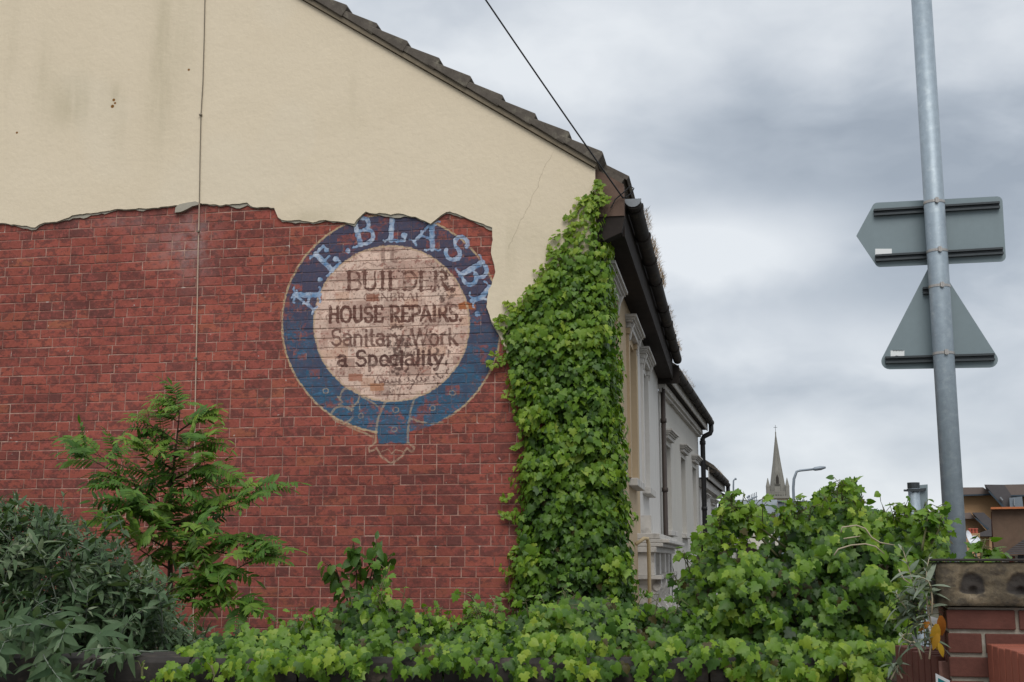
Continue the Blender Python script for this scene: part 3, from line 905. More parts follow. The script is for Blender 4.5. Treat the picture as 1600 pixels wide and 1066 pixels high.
g = MB()
g.prism([(COR_X, WALL_Y, GZ), (COR_X, WALL_Y, EZ - .002), (RIDGE_X, WALL_Y, RIDGE_Z), (2 * RIDGE_X - COR_X, WALL_Y, EZ), (2 * RIDGE_X - COR_X, WALL_Y, GZ)], (0, 0.23, 0))
gable = g.build('gable_wall', M['mortar'], house)

# bricks
rbx = np.array([q[0] for q in RB[:70]]); rby = np.array([q[1] for q in RB[:70]])


def bound_y(px):
    return np.interp(px, rbx, rby) if px <= 770 else 357 + (px - 770) * 3.0


def brick_geo(length, hgt, r, proud=0.003, chip=0.003):
    """front-facing bevelled brick: verts (x along, y towards -proud, z up), centred"""
    a, b, e = length / 2, hgt / 2, 0.0045
    v, f = [], []
    for (yy, ins, jit) in ((0.012, 0.0, 0.0), (-proud * 0.45, 0.0, chip * .5), (-proud, e, chip)):
        for sx, sz in ((-1, -1), (1, -1), (1, 1), (-1, 1)):
            v.append((sx * (a - ins) + r.uniform(-1, 1) * jit, yy + r.uniform(-1, 1) * jit * 0.5, sz * (b - ins) + r.uniform(-1, 1) * jit * .7))
    for k in range(2):
        for j in range(4):
            p, q = k * 4 + j, k * 4 + (j + 1) % 4
            f.append((p, q, q + 4, p + 4))
    f.append((8, 9, 10, 11))
    return v, f


br = random.Random(3)
brick_list = []
k0 = int((GZ - BRICK_Z0) / COURSE) + 1
for k in range(k0, 60):
    zc = BRICK_Z0 + (k + 0.5) * COURSE
    if zc > 4.6:
        break
    x = COR_X - 0.004
    L0 = (STR, HDR * 1.5, HDR, STR * .62)[(k * 7 + br.randrange(2)) % 4]
    brick_list.append((x - L0 / 2, zc, L0, 2))
    x -= L0
    nS = br.randrange(3)
    while x > -7.1:
        pr = 0.72 if k % 2 else 0.5
        if nS >= 1 and br.random() < pr or nS >= 3 or (nS == 0 and br.random() < .12):
            L, typ, nS = HDR, 1, 0
        else:
            L, typ, nS = STR, 0, nS + 1
        xc = x - L / 2
        brick_list.append((xc, zc + br.uniform(-.002, .002), L, typ))
        x -= L
keep = []
for (xc, zc, L, typ) in brick_list:
    px, py, _ = project((xc, WALL_Y, zc))
    if py[0] < bound_y(px[0]) - 22 and px[0] < 800:
        continue
    if px[0] >= 800 and zc > 3.6:
        continue
    keep.append((xc, zc, L, typ, px[0], py[0]))


def brick_tone(zc, xc):
    t = br.gauss(0.46, 0.24)
    if br.random() < 0.035:
        t = 0.96
    return min(1.0, max(0.0, t))


IVY_L = [(312, 905), (330, 895), (400, 862), (430, 845), (470, 812), (500, 790), (560, 783), (620, 800), (700, 815), (800, 806), (880, 800), (1000, 790)]


def ivy_left(y):
    return float(np.interp(y, [q[0] for q in IVY_L], [q[1] for q in IVY_L]))


def brick_seen(px, py):
    if px < 8 or py > 955 or px > ivy_left(py) - 12:
        return False
    if py > 640 and 105 < px < 440 and py > 660 + 0.9 * max(0, 260 - px) * .3:
        return False
    if py > 775 and px < 330:
        return False
    return True


vis = [i for i, q in enumerate(keep) if q[3] == 0 and brick_seen(q[4], q[5])]
vis.sort(key=lambda i: -project((keep[i][0], WALL_Y, keep[i][1]))[2][0] * -1)      # nearest (largest in the photo) first
solo = set(vis[:300])
variants = []
for j in range(14):
    r = random.Random(100 + j)
    v, f = brick_geo(STR - 0.0082, COURSE - 0.0074, r)
    me = bpy.data.meshes.new('brick')
    me.from_pydata(v, [], f)
    at = me.attributes.new('tint', 'FLOAT', 'POINT')
    at.data.foreach_set('value', np.full(len(v), min(1, max(0, r.gauss(0.46, 0.26))) if j else 0.96, np.float32))
    me.materials.append(M['brick'])
    variants.append(me)
bw = MB()
for i, (xc, zc, L, typ, px, py) in enumerate(keep):
    if i in solo:
        o = bpy.data.objects.new('brick', variants[br.randrange(14)] if br.random() > .03 else variants[0])
        COL.objects.link(o)
        o.parent = gable
        o.location = (xc - house.location.x, WALL_Y - house.location.y - br.uniform(0, .002), zc - house.location.z)
        o.rotation_euler = (br.uniform(-.008, .008), br.uniform(-.006, .006), br.uniform(-.006, .006))
    else:
        v, f = brick_geo(L - 0.0082, COURSE - 0.0074, br)
        i0 = len(bw.v)
        dy = br.uniform(0, .002)
        bw.v += [(xc + q[0], WALL_Y + q[1] - dy, zc + q[2]) for q in v]
        bw.t += [brick_tone(zc, xc)] * len(v)
        bw.f += [tuple(i0 + n for n in q) for q in f]
        bw.m += [0] * len(f)
stuff(bw.build('brickwork', M['brick'], gable))

# cream render coat with its broken lower edge
pts = []
for i, (px, py) in enumerate(RB):
    pts.append((px, py))
    if i + 1 < len(RB):
        qx, qy = RB[i + 1]
        n_ = max(1, int(math.hypot(qx - px, qy - py) / 5))
        for k in range(1, n_):
            u = k / n_
            pts.append((px + (qx - px) * u + random.uniform(-.5, .5), py + (qy - py) * u + random.uniform(-.9, .9)))
poly = [wall_xz(*q) for q in pts]
poly = [q for q in poly if q[0] < COR_X - 0.01]
poly += [(COR_X, poly[-1][1] - 0.05), (COR_X, EZ - 0.004), (RIDGE_X, RIDGE_Z - 0.004), (2 * RIDGE_X - COR_X, EZ), (2 * RIDGE_X - COR_X, poly[0][1])]
bm = bmesh.new()
fr = [bm.verts.new((x - house.location.x, WALL_Y - 0.026 - house.location.y, z - house.location.z)) for x, z in poly]
bk = [bm.verts.new((x - house.location.x, WALL_Y + 0.004 - house.location.y, z + 0.004 - house.location.z)) for x, z in poly]
n_ = len(poly)
face = bm.faces.new(fr)
for k in range(n_):
    bm.faces.new((fr[k], bk[k], bk[(k + 1) % n_], fr[(k + 1) % n_]))
bmesh.ops.recalc_face_normals(bm, faces=bm.faces)
bmesh.ops.triangulate(bm, faces=[face])
me = bpy.data.meshes.new('render_coat')
bm.to_mesh(me); bm.free()
me.materials.append(M['render'])
o = bpy.data.objects.new('render_coat', me); COL.objects.link(o); o.parent = house
o['label'] = 'cream painted render broken away along its lower edge'
# coarse undercoat left hanging below the broken top coat
up = [(x, y + 1.0 + 5.5 * max(0, float(fbm(np.array([x * .045]), np.array([y * .01]), 71, 3)[0]) - .46) / .3) for x, y in pts if x < 780]
lowp = [wall_xz(x, y) for x, y in up]
hip = [wall_xz(x, y - 6) for x, y in up]
g = MB()
for (a, b, c, d) in zip(lowp[:-1], lowp[1:], hip[1:], hip[:-1]):
    F_ = lambda q, yy: (q[0], yy, q[1])
    yf, yb = WALL_Y - .015, WALL_Y + .003
    g.quad(F_(a, yf), F_(b, yf), F_(c, yf), F_(d, yf))
    g.quad(F_(a, yb), F_(b, yb), F_(b, yf), F_(a, yf))
g.build('undercoat', M['cement'], house)
# grey cement patch by the wall cable
pp = [wall_xz(*q) for q in ((276, 334), (277, 326), (283, 321), (295, 318.5), (308, 316.5), (315, 319), (312, 322), (303, 324), (294, 329), (285, 333))]
g = MB(); g.prism([(x, WALL_Y - 0.036, z) for x, z in pp], (0, 0.03, 0))
g.build('cement_patch', M['cement'], house)

# roof of the gable house: slab, verge tiles on a mortar bed
ex, en = np.array([math.cos(TH), 0, -math.sin(TH)]), np.array([math.sin(TH), 0, math.cos(TH)])     # down the slope, out of it
LEN = (COR_X - RIDGE_X) / math.cos(TH)
top0 = np.array([RIDGE_X, 0, RIDGE_Z])


def slope_pt(s, h, y):         # s: metres up from the wall corner along the slope
    p = np.array([COR_X, y, EZ]) - ex * s + en * h
    return p


HA, HB = 13.75, 17.72           # house A and B far ends along the street
g = MB()
g.prism([slope_pt(-0.21, 0.03, WALL_Y + 0.14), slope_pt(LEN, 0.03, WALL_Y + 0.14), slope_pt(LEN, 0.085, WALL_Y + 0.14), slope_pt(-0.21, 0.085, WALL_Y + 0.14)], (0, HA - WALL_Y - 0.14, 0))
bx = np.array([2 * RIDGE_X - COR_X, 0, EZ])
ex2 = np.array([-math.cos(TH), 0, -math.sin(TH)]); en2 = np.array([-math.sin(TH), 0, math.cos(TH)])
bp = lambda s, h, y: np.array([2 * RIDGE_X - COR_X, y, EZ]) - ex2 * s + en2 * h
g.prism([bp(-0.3, 0.03, WALL_Y - .04), bp(LEN, 0.03, WALL_Y - .04), bp(LEN, 0.085, WALL_Y - .04), bp(-0.3, 0.085, WALL_Y - .04)], (0, HA - WALL_Y + .04, 0))
roof = g.build('roof', M['tile'], house)
g = MB(); g.prism([slope_pt(0.0, 0.002, WALL_Y - 0.055), slope_pt(LEN, 0.002, WALL_Y - 0.055), slope_pt(LEN, 0.040, WALL_Y - 0.055), slope_pt(0, 0.040, WALL_Y - 0.055)], (0, 0.19, 0))
g.build('verge_bed', M['bed'], roof)
st = 0.325
for k in range(17):
    s0 = -0.005 + k * st
    if s0 > LEN - .3:
        break
    j = random.uniform(-.006, .006)
    g = MB()
    yv = WALL_Y - 0.075 + random.uniform(-.006, .006)
    g.prism([slope_pt(s0, 0.036, yv), slope_pt(s0 + .395, 0.046, yv), slope_pt(s0 + .395, 0.088, yv), slope_pt(s0 + 0.02, 0.142 + j, yv), slope_pt(s0, 0.128 + j, yv)], (0, 0.36, 0))
    g.build('roof_tile', M['tile'], roof, bevel=0.006)
# lower tile course over the eaves
for k in range(12):
    y0 = WALL_Y + 0.15 + k * 0.31
    g = MB()
    g.prism([slope_pt(-0.23, 0.088, y0), slope_pt(0.05, 0.088, y0), slope_pt(0.05, 0.108, y0), slope_pt(-0.23, 0.125, y0)], (0, 0.295, 0))
    g.build('roof_tile', M['tile'], roof)


def frame_of(ox, oy, ang):
    d, o_ = np.array([math.sin(ang), math.cos(ang), 0]), np.array([math.cos(ang), -math.sin(ang), 0])

    def P(s, out, z):
        return np.array([ox, oy, 0]) + d * s + o_ * out + np.array([0, 0, z])
    P.d, P.o = d, o_
    return P


def fbox(g, P, s0, s1, o0, o1, z0, z1, mi=0):
    g.box(P(s0, o0, z0), P.d * (s1 - s0), P.o * (o1 - o0), (0, 0, z1 - z0), mi)


def facade(root, name, mat, P, s0, s1, z0, z1, ops, depth=0.15):
    g = MB()
    S = sorted({s0, s1, *[q for op in ops for q in op[:2]]})
    Z = sorted({z0, z1, *[q for op in ops for q in op[2:]]})
    for a, b in zip(S[:-1], S[1:]):
        for c, d in zip(Z[:-1], Z[1:]):
            if any(op[0] <= a and b <= op[1] and op[2] <= c and d <= op[3] for op in ops):
                continue
            g.quad(P(a, 0, c), P(b, 0, c), P(b, 0, d), P(a, 0, d))
    for (a, b, c, d) in ops:
        for (u, v) in (((a, c), (b, c)), ((b, c), (b, d)), ((b, d), (a, d)), ((a, d), (a, c))):
            g.quad(P(u[0], 0, u[1]), P(u[0], -depth, u[1]), P(v[0], -depth, v[1]), P(v[0], 0, v[1]))
    # top, bottom and back of the wall
    g.quad(P(s0, -0.28, z0), P(s0, -0.28, z1), P(s1, -0.28, z1), P(s1, -0.28, z0))
    g.quad(P(s1, 0, z0), P(s1, -0.28, z0), P(s1, -0.28, z1), P(s1, 0, z1))
    g.quad(P(s0, 0, z1), P(s1, 0, z1), P(s1, -0.28, z1), P(s0, -0.28, z1))
    return g.build(name, mat, root)


def sash_window(root, P, s0, s1, z0, z1, wallm, rich=False, sill_p=0.09, head_p=0.115, surround=True):
    g = MB()
    d0 = -0.13
    for (a, b, c, d) in ((s0, s0 + .06, z0, z1), (s1 - .06, s1, z0, z1), (s0 + .06, s1 - .06, z0, z0 + .07), (s0 + .06, s1 - .06, z1 - .06, z1), (s0 + .06, s1 - .06, (z0 + z1) / 2 - .025, (z0 + z1) / 2 + .025)):
        fbox(g, P, a, b, d0 - .05, d0, c, d)
    win = g.build('window', M['sash'], root)
    g = MB(); fbox(g, P, s0 + .06, s1 - .06, d0 - .04, d0 - .03, z0 + .07, z1 - .06)
    g.build('pane', M['glass'], win)
    g = MB()
    fbox(g, P, s0 - .10, s1 + .10, -.02, sill_p, z0 - .09, z0 - .012)
    if rich:
        fbox(g, P, s0 - .06, s0 + .06, 0, sill_p * .6, z0 - .22, z0 - .09)
        fbox(g, P, s1 - .06, s1 + .06, 0, sill_p * .6, z0 - .22, z0 - .09)
    g.build('sill', M['trim'], win, bevel=0.008)
    if surround:
        for a, b in ((s0 - .14, s0 - .002), (s1 + .002, s1 + .14)):
            g = MB()
            fbox(g, P, a, b, -.01, .028, z0 - .01, z1 + .02)
            fbox(g, P, a - .015, b + .015, -.01, .04, z1 + .022, z1 + .08)
            g.build('surround', wallm, win)
    g = MB()
    e = 0.20 if surround else 0.12
    fbox(g, P, s0 - e + .04, s1 + e - .04, 0, head_p * .45, z1 + .083, z1 + .135)
    for q, (pr, za, zb) in enumerate(((.62, .137, .158), (.80, .160, .180), (1.0, .182, .208))):
        fbox(g, P, s0 - e - .015 * q, s1 + e + .015 * q, 0, head_p * pr, z1 + za, z1 + zb)
    for a in ((s0 - .11, s1 + .03) if surround else ()):
        g.prism([P(a, 0, z1 - .06), P(a, head_p * .35, z1 - .03), P(a, head_p * .5, z1 + .07), P(a, head_p * .75, z1 + .134), P(a, 0, z1 + .134)], P.d * .08)
    g.build('window_head', M['trim'], win)
    return win


def eaves(root, P, s0, s1, z, over, drop, cap_near=False, soff=M['soffit'], fasc=M['soffit'], rad_=0.062, mould=None):
    g = MB(); fbox(g, P, s0, s1, 0.0, over - .022, z - drop, z - drop + .02)
    g.build('soffit', soff, root)
    g = MB(); fbox(g, P, s0, s1, over - .02, over, z - drop - .015, z + .06)
    g.build('fascia', fasc, root)
    g = MB()
    prof = [(math.cos(rad(a)), math.sin(rad(a))) for a in range(180, 361, 20)]
    for (c0, c1, rr) in [(s0, s1, rad_)] + [(s0 + .12 + q * 0.92, s0 + .20 + q * 0.92, rad_ + .011) for q in range(int((s1 - s0) / 0.92))]:
        pl = [P(c0, over + rad_ + .008 + rr * a, z + rr * b) for a, b in prof] + [P(c0, over + rad_ + .008 + rr, z + .02), P(c0, over + rad_ + .008 - rr, z + .02)]
        g.prism(pl, P.d * (c1 - c0))
    gut = g.build('gutter', M['gutter'], root, bevel=0.0)
    if cap_near:
        g = MB()
        rr = rad_ + 0.006
        pl = [P(s0 - .012, over + rad_ + .008 + rr * a, z + .022 + rr * b) for a, b in prof]
        g.prism(pl, P.d * .012)
        g.build('end_cap', M['endcap'], gut)
    return gut


PA = frame_of(COR_X, WALL_Y, 0.0)
# tan facade of the gable house
winA = [(.62, 1.42, 2.40, 3.82), (2.90, 3.72, 2.40, 3.82)]
facade(house, 'front_wall', M['tan'], PA, 0.0, HA - WALL_Y, GZ, 4.2, [q for q in winA])
for q in winA:
    sash_window(house, PA, *q, M['tan'])
eaves(house, PA, 0.12, HA - WALL_Y, 4.44, 0.22, 0.27, True)
g = MB(); g.prism([(COR_X + .002, WALL_Y + .02, 4.30), (COR_X + .225, WALL_Y + .02, 4.30), (COR_X + .225, WALL_Y + .02, 4.56), (COR_X + .002, WALL_Y + .02, 4.70)], (0, 0.09, 0))
g.build('box_end', M['boxend'], house)
g = MB(); g.prism([(COR_X + .002, WALL_Y + .03, 4.08), (COR_X + .20, WALL_Y + .03, 4.165), (COR_X + .23, WALL_Y + .03, 4.298), (COR_X + .002, WALL_Y + .03, 4.298)], (0, 0.12, 0))
g.build('eaves_bracket', M['soffit'], house)

# white neighbour with the moulded shop bay
houseB = thing('terraced_house', (-1.0, HA, GZ), 'off white terraced house with moulded bay brackets beside the tan fronted gable house', 'house', 'terraced houses along the street')
PB = frame_of(COR_X, HA, 0.0)
LB = HB - HA
winB = [(.55, 1.38, 2.42, 3.82)]
facade(houseB, 'front_wall', M['white'], PB, 0.001, LB, GZ, 4.2, winB)
for q in winB:
    sash_window(houseB, PB, *q, M['white'])
eaves(houseB, PB, 0.001, LB, 4.44, 0.22, 0.27)
g = MB(); g.prism([slope_pt(-0.23, 0.03, HA + .002), slope_pt(LEN, 0.03, HA + .002), slope_pt(LEN, 0.10, HA + .002), slope_pt(-0.23, 0.10, HA + .002)], (0, LB + .05, 0))
g.build('roof', M['tile'], houseB)
g = MB(); fbox(g, PB, LB - .02, LB + .05, 0.0, 0.31, 4.10, 4.36)
g.build('eaves_bracket', M['soffit'], houseB)
# shop bay: stepped cornice, lower moulding, scrolled brackets over pilasters
g = MB()
for pr, za, zb in ((.20, 1.66, 1.72), (.27, 1.722, 1.76), (.34, 1.762, 1.80), (.24, 1.802, 1.86)):
    fbox(g, PB, -0.5, LB - .25, -.01, pr, za, zb)
bay = g.build('shop_cornice', M['trim'], houseB, bevel=0.006)
for a in (-.45, .55, 1.65, 2.55, 3.3):
    g = MB()
    fbox(g, PB, a, a + .30, -.01, .17, 1.42, 1.655)
    fbox(g, PB, a - .03, a + .33, -.01, .25, 1.38, 1.418)
    g.build('frieze_block', M['trim'], bay)
for a in (-.38, .62, 1.72, 2.62, 3.37):
    g = MB()
    pl = [PB(a, .0, 0.92)] + [PB(a, o_, z_) for o_, z_ in ((.08, .92), (.15, .96), (.18, 1.02), (.15, 1.08), (.11, 1.12), (.12, 1.18), (.20, 1.26), (.24, 1.32), (.23, 1.377), (.0, 1.377))]
    g.prism(pl, PB.d * .16)
    for z_ in (1.0, 1.3):
        g.tube([PB(a - .02, .15 if z_ < 1.1 else .19, z_), PB(a + .18, .15 if z_ < 1.1 else .19, z_)], .045, 8)
    g.build('scroll_bracket', M['trim'], houseB)
    g = MB(); fbox(g, PB, a - .02, a + .20, -.01, .07, GZ, .918)
    g.build('pilaster', M['white'], houseB)
g = MB(); fbox(g, PB, 0.10, .32, -.01, .11, 1.863, 2.07)
g.build('meter_box', M['trim'], houseB)
# tan painted pipe at the house joint, elbow at its top
g = MB()
g.tube([PB(-.98, .02, 1.74), PB(-.92, .10, 1.80), PB(-.86, .13, 1.80), PB(-.82, .14, 1.74), PB(-.82, .14, GZ)], .020, 8)
tag(g.build('waste_pipe', M['pipe_tan'], house, smooth=True))

# grey rendered house, turned a little to the right
ANG = rad(3.1)
houseC = thing('terraced_house', (-1.0, HB + .06, GZ), 'plain grey rendered terraced house with dark downpipes at both ends', 'house', 'terraced houses along the street')
PC = frame_of(COR_X, HB + .06, ANG)
LC = 7.0
winC = [(.75, 1.55, 2.02, 3.30), (3.25, 4.05, 2.02, 3.30), (5.5, 6.3, 2.02, 3.30)]
facade(houseC, 'front_wall', M['grey'], PC, 0.0, LC, GZ, 4.0, winC, 0.10)
for q in winC:
    sash_window(houseC, PC, *q, M['grey'], False, .08, .13, False)
eaves(houseC, PC, 0.02, LC, 4.27, 0.20, 0.14, fasc=M['trim'])
g = MB()
for pr, za, zb in ((.06, 3.99, 4.03), (.10, 4.032, 4.115)):
    fbox(g, PC, 0.02, LC, 0, pr, za, zb)
g.build('eaves_moulding', M['trim'], houseC)
g = MB()
ta = math.tan(TH)
g.prism([PC(0, .30, 4.28), PC(0, -4.3, 4.28 + 4.6 * ta), PC(0, -4.3, 4.36 + 4.6 * ta), PC(0, .30, 4.36)], PC.d * LC)
g.build('roof', M['tile'], houseC)
g = MB(); g.prism([PC(LC - .03, -4.3, GZ), PC(LC - .03, -.29, GZ), PC(LC - .03, -.29, 4.0), PC(LC - .03, -.29, 4.44), PC(LC - .03, -4.3, 4.2 + 4.6 * ta)], PC.d * .03)
g.build('party_wall', M['grey'], houseC)


def swan_pipe(root, name, mat, P, s, o_top, z_top, z_bot, r=.045, o_wall=.07, neck=.45):
    g = MB()
    g.tube([P(s, o_top, z_top), P(s, o_top, z_top - .14), P(s, o_top - .02, z_top - .19), P(s, o_wall + .03, z_top - neck + .05), P(s, o_wall, z_top - neck), P(s, o_wall, z_bot)], r, 10)
    z = z_top - neck - .04
    while z > z_bot:
        g.tube([P(s, o_wall, z), P(s, o_wall, z - .07)], r * 1.25, 10)
        z -= 1.3
    return g.build(name, mat, root, smooth=True)


swan_pipe(houseC, 'downpipe', M['black'], PC, LC - .12, .275, 4.24, GZ, .05, .10, .30)
g = MB()
g.tube([PC(.05, .06, 4.05), PC(.05, .06, GZ)], .035, 8)
for z_ in (3.6, 2.6, 1.6, .6):
    g.tube([PC(.05, .06, z_), PC(.05, .06, z_ - .06)], .046, 8)
g.build('downpipe', M['pipe_brown'], houseC, smooth=True)
g = MB()
g.tube([PC(1.2, .012, .9), PC(1.25, .012, 1.2), PC(1.45, .012, 1.42), PC(1.0, .012, 1.62)], .006, 5)
g.build('loose_wire', M['cable'], houseC)
c_end = PC(LC, 0, 0)

houseD = thing('terraced_house', (c_end[0], c_end[1], GZ), 'narrow white terraced house beyond the grey one with a swan neck downpipe', 'house', 'terraced houses along the street')
PD = frame_of(c_end[0], c_end[1] + .05, ANG)
LD = 5.2
winD = [(.6, 1.5, 1.55, 2.7), (3.2, 4.1, 1.55, 2.7)]
facade(houseD, 'front_wall', M['white'], PD, 0, LD, GZ, 3.15, winD)
for q in winD:
    sash_window(houseD, PD, *q, M['white'], False, .1, .12, False)
eaves(houseD, PD, 0.02, LD, 3.33, 0.20, 0.16, fasc=M['trim'])
g = MB(); fbox(g, PD, 0, LD, 0, .12, 3.0, 3.16); g.build('eaves_moulding', M['trim'], houseD)
g = MB(); g.prism([PD(0, .30, 3.35), PD(0, -4.3, 3.35 + 4.6 * ta), PD(0, -4.3, 3.43 + 4.6 * ta), PD(0, .30, 3.43)], PD.d * LD)
g.build('roof', M['tile'], houseD)
swan_pipe(houseD, 'downpipe', M['black'], PD, LD - .1, .275, 3.30, GZ, .05, .08, .45)
d_end = PD(LD, 0, 0)
houseE = thing('terraced_house', (d_end[0], d_end[1], GZ), 'low cream terraced house furthest down the terrace behind the ivy shoots', 'house', 'terraced houses along the street')
PE = frame_of(d_end[0], d_end[1] + .05, ANG * 1.15)
LE = 7.0
winE = [(1.0, 1.9, 1.0, 2.1), (4.0, 4.9, 1.0, 2.1)]
facade(houseE, 'front_wall', M['creamwall'], PE, 0, LE, GZ, 2.72, winE)
for q in winE:
    sash_window(houseE, PE, *q, M['creamwall'], False, .1, .12, False)
eaves(houseE, PE, 0.02, LE, 2.90, 0.26, 0.16, fasc=M['trim'])
g = MB(); g.prism([PE(0, .36, 2.92), PE(0, -4.3, 2.92 + 4.66 * ta), PE(0, -4.3, 3.0 + 4.66 * ta), PE(0, .36, 3.0)], PE.d * LE)
g.build('roof', M['tile'], houseE)

# ------------------------------------------------------------------ far things
def px_prism(g, pts, d, depth, mi=0):
    q = [at_d(x, y, d) for x, y in pts]
    m = sum(q) / len(q) * np.array([1, 1, 0])
    g.prism(q, unit(m) * depth, mi)


# church tower and spire
CD = 300.0
cb = at_d(1219.5, 790, CD)
church = thing('church', (cb[0], cb[1], GZ), 'distant church with tall pointed grey stone spire and corner pinnacles', 'church')
zt = at_d(1219, 775, CD)[2]
zap = at_d(1214, 679, CD)[2]
hw = 2.45
ctr = np.array([cb[0], cb[1], 0]) + Fv * hw


Fc_ = unit(np.array([cb[0], cb[1], 0]))
Rc_ = np.array([Fc_[1], -Fc_[0], 0])


def cpt(a, b, z):
    return ctr + Rc_ * a + Fc_ * b + np.array([0, 0, z])


g = MB(); g.box(cpt(-hw, -hw, GZ), Rc_ * 2 * hw, Fc_ * 2 * hw, (0, 0, zt - GZ - .6))
tw = g.build('tower', M['towerstone'], church)
g = MB()
for a in (-1.25, .25):
    g.prism([cpt(a, -hw - .06, zt - 6), cpt(a + 1.0, -hw - .06, zt - 6), cpt(a + 1.0, -hw - .06, zt - 2.6), cpt(a + .5, -hw - .06, zt - 1.8), cpt(a, -hw - .06, zt - 2.6)], Fc_ * .3)
g.build('belfry_window', M['towerdark'], tw)
g = MB()
g.box(cpt(-hw - .42, -hw - .42, zt - .6), Rc_ * (2 * hw + .84), Fc_ * (2 * hw + .84), (0, 0, .62))
for k in range(9):
    for sd in (0, 1):
        a = -hw - .1 + k * (2 * hw + .2) / 9
        o_ = cpt(a, -hw - .1, zt + .02) if sd == 0 else cpt(-hw - .1, a, zt + .02)
        g.box(o_, Rc_ * .3, Fc_ * .3, (0, 0, .95))
g.box(cpt(-hw - .1, -hw - .05, zt + .9), Rc_ * (2 * hw + .2), Fc_ * .2, (0, 0, .2))
g.box(cpt(-hw - .1, -hw - .02, zt + .3), Rc_ * (2 * hw + .2), Fc_ * .1, (0, 0, .6))
g.build('parapet', M['spire'], church)
g = MB()
sh = 2.05
n8 = [(math.cos(rad(22.5 + 45 * k)), math.sin(rad(22.5 + 45 * k))) for k in range(8)]
rings = [(0, sh * 1.06), (2.0, sh * .94), ((zap - zt) * .55, sh * .47), ((zap - zt), .09)]
for (h0, r0), (h1, r1) in zip(rings[:-1], rings[1:]):
    for k in range(8):
        a, b = n8[k], n8[(k + 1) % 8]
        g.quad(cpt(a[0] * r0, a[1] * r0, zt + h0), cpt(b[0] * r0, b[1] * r0, zt + h0), cpt(b[0] * r1, b[1] * r1, zt + h1), cpt(a[0] * r1, a[1] * r1, zt + h1))
for k in range(8):      # raised ribs along the arrises
    a = n8[k]
    g.tube([cpt(a[0] * r0, a[1] * r0, zt + h0) for h0, r0 in rings], [.14, .13, .10, .06], 4)
g.tube([cpt(0, 0, zap), cpt(0, 0, zap + .9)], .16, 6)
sp = g.build('spire', M['spire'], church)
g = MB(); g.tube([cpt(0, 0, zap + .9), cpt(0, 0, zap + 2.6)], .05, 5); g.tube([cpt(-.45, 0, zap + 2.0), cpt(.45, 0, zap + 2.0)], .05, 5)
g.build('finial_cross', M['black'], sp)
g = MB()
g.prism([cpt(-.35, -sh - .1, zt + 3.0), cpt(.35, -sh - .1, zt + 3.0), cpt(.35, -sh - .1, zt + 4.4), cpt(0, -sh - .1, zt + 5.3), cpt(-.35, -sh - .1, zt + 4.4)], Fc_ * 1.0)
g.build('lucarne', M['towerdark'], sp)
g = MB()
g.prism([cpt(-.62, -sh - .0, zt + 2.8), cpt(.62, -sh - .0, zt + 2.8), cpt(.62, -sh, zt + 4.6), cpt(0, -sh, zt + 6.2), cpt(-.62, -sh, zt + 4.6)], Fc_ * 1.2)
g.build('lucarne_gable', M['spire'], sp)
for a, b in ((-1, -1), (1, -1), (1, 1), (-1, 1)):
    g = MB()
    c0 = cpt(a * (hw - .15), b * (hw - .15), zt)
    g.tube([c0, c0 + Uv * 2.2], .50, 8)
    g.tube([c0 + Uv * 2.2, c0 + Uv * 4.4], [.55, .06], 8)
    g.build('pinnacle', M['spire'], church)

# grey warehouse
def solid(root, name, mat, pts, d, depth):
    g = MB(); px_prism(g, pts, d, depth)
    return g.build(name, mat, root)


p0 = at_d(1225, 800, 175)
wh = thing('warehouse', (p0[0], p0[1], GZ), 'long flat grey metal clad warehouse in front of the church tower', 'warehouse')
solid(wh, 'wall', M['greyclad'], [(1215, 783.5), (1300, 785), (1301, 905), (1215, 905)], 175, 30)
solid(wh, 'pale_wall', M['paleclad'], [(1130, 781), (1214.5, 781), (1214.5, 904), (1130, 904)], 180, 30)
solid(wh, 'roof_edge', M['lampgrey'], [(1214, 781.8), (1301, 783.4), (1301, 785.2), (1214, 783.6)], 174.6, 31)
solid(wh, 'roof_vent', M['lampgrey'], [(1253, 780.5), (1257, 780.5), (1257, 784), (1253, 784)], 178, 2)


def street_lamp(d, px, ytop, arm_px, arm_y, label, r=.07):
    b = at_d(px, 800, d)
    root = thing('street_lamp', (b[0], b[1], GZ), label, 'street lamp', 'street lamps')
    top = at_d(px, ytop, d)
    base = np.array([b[0], b[1], GZ])
    base2 = np.array([b[0], b[1], top[2]])
    e = at_d(arm_px, arm_y, d)
    g = MB()
    h = base2 - Uv * .8
    arm = e - base2
    g.tube([base, base + Uv * 2, h, base2 - Uv * .35 + arm * .03, base2 + arm * .12, base2 + arm * .22 + Uv * .03, base2 + arm * .62], [r * 1.5, r * 1.1, r, r, r * .9, r * .85, r * .8], 8)
    g.build('column', M['lampgrey'], root, smooth=True)
    g = MB()
    g.tube([base2 + arm * .60, base2 + arm * .68, base2 + arm * .85, e], [r * .7, r * 1.4, r * 1.5, r * .7], 8)
    g.build('lamp_head', M['lampgrey'], root, smooth=True)


street_lamp(62, 1241, 738, 1290, 730.5, 'tall grey street lamp with long curved arm right of the spire')
street_lamp(80, 1147, 752, 1150.5, 747.5, 'thin dark street lamp pole rising left of the spire', .055)

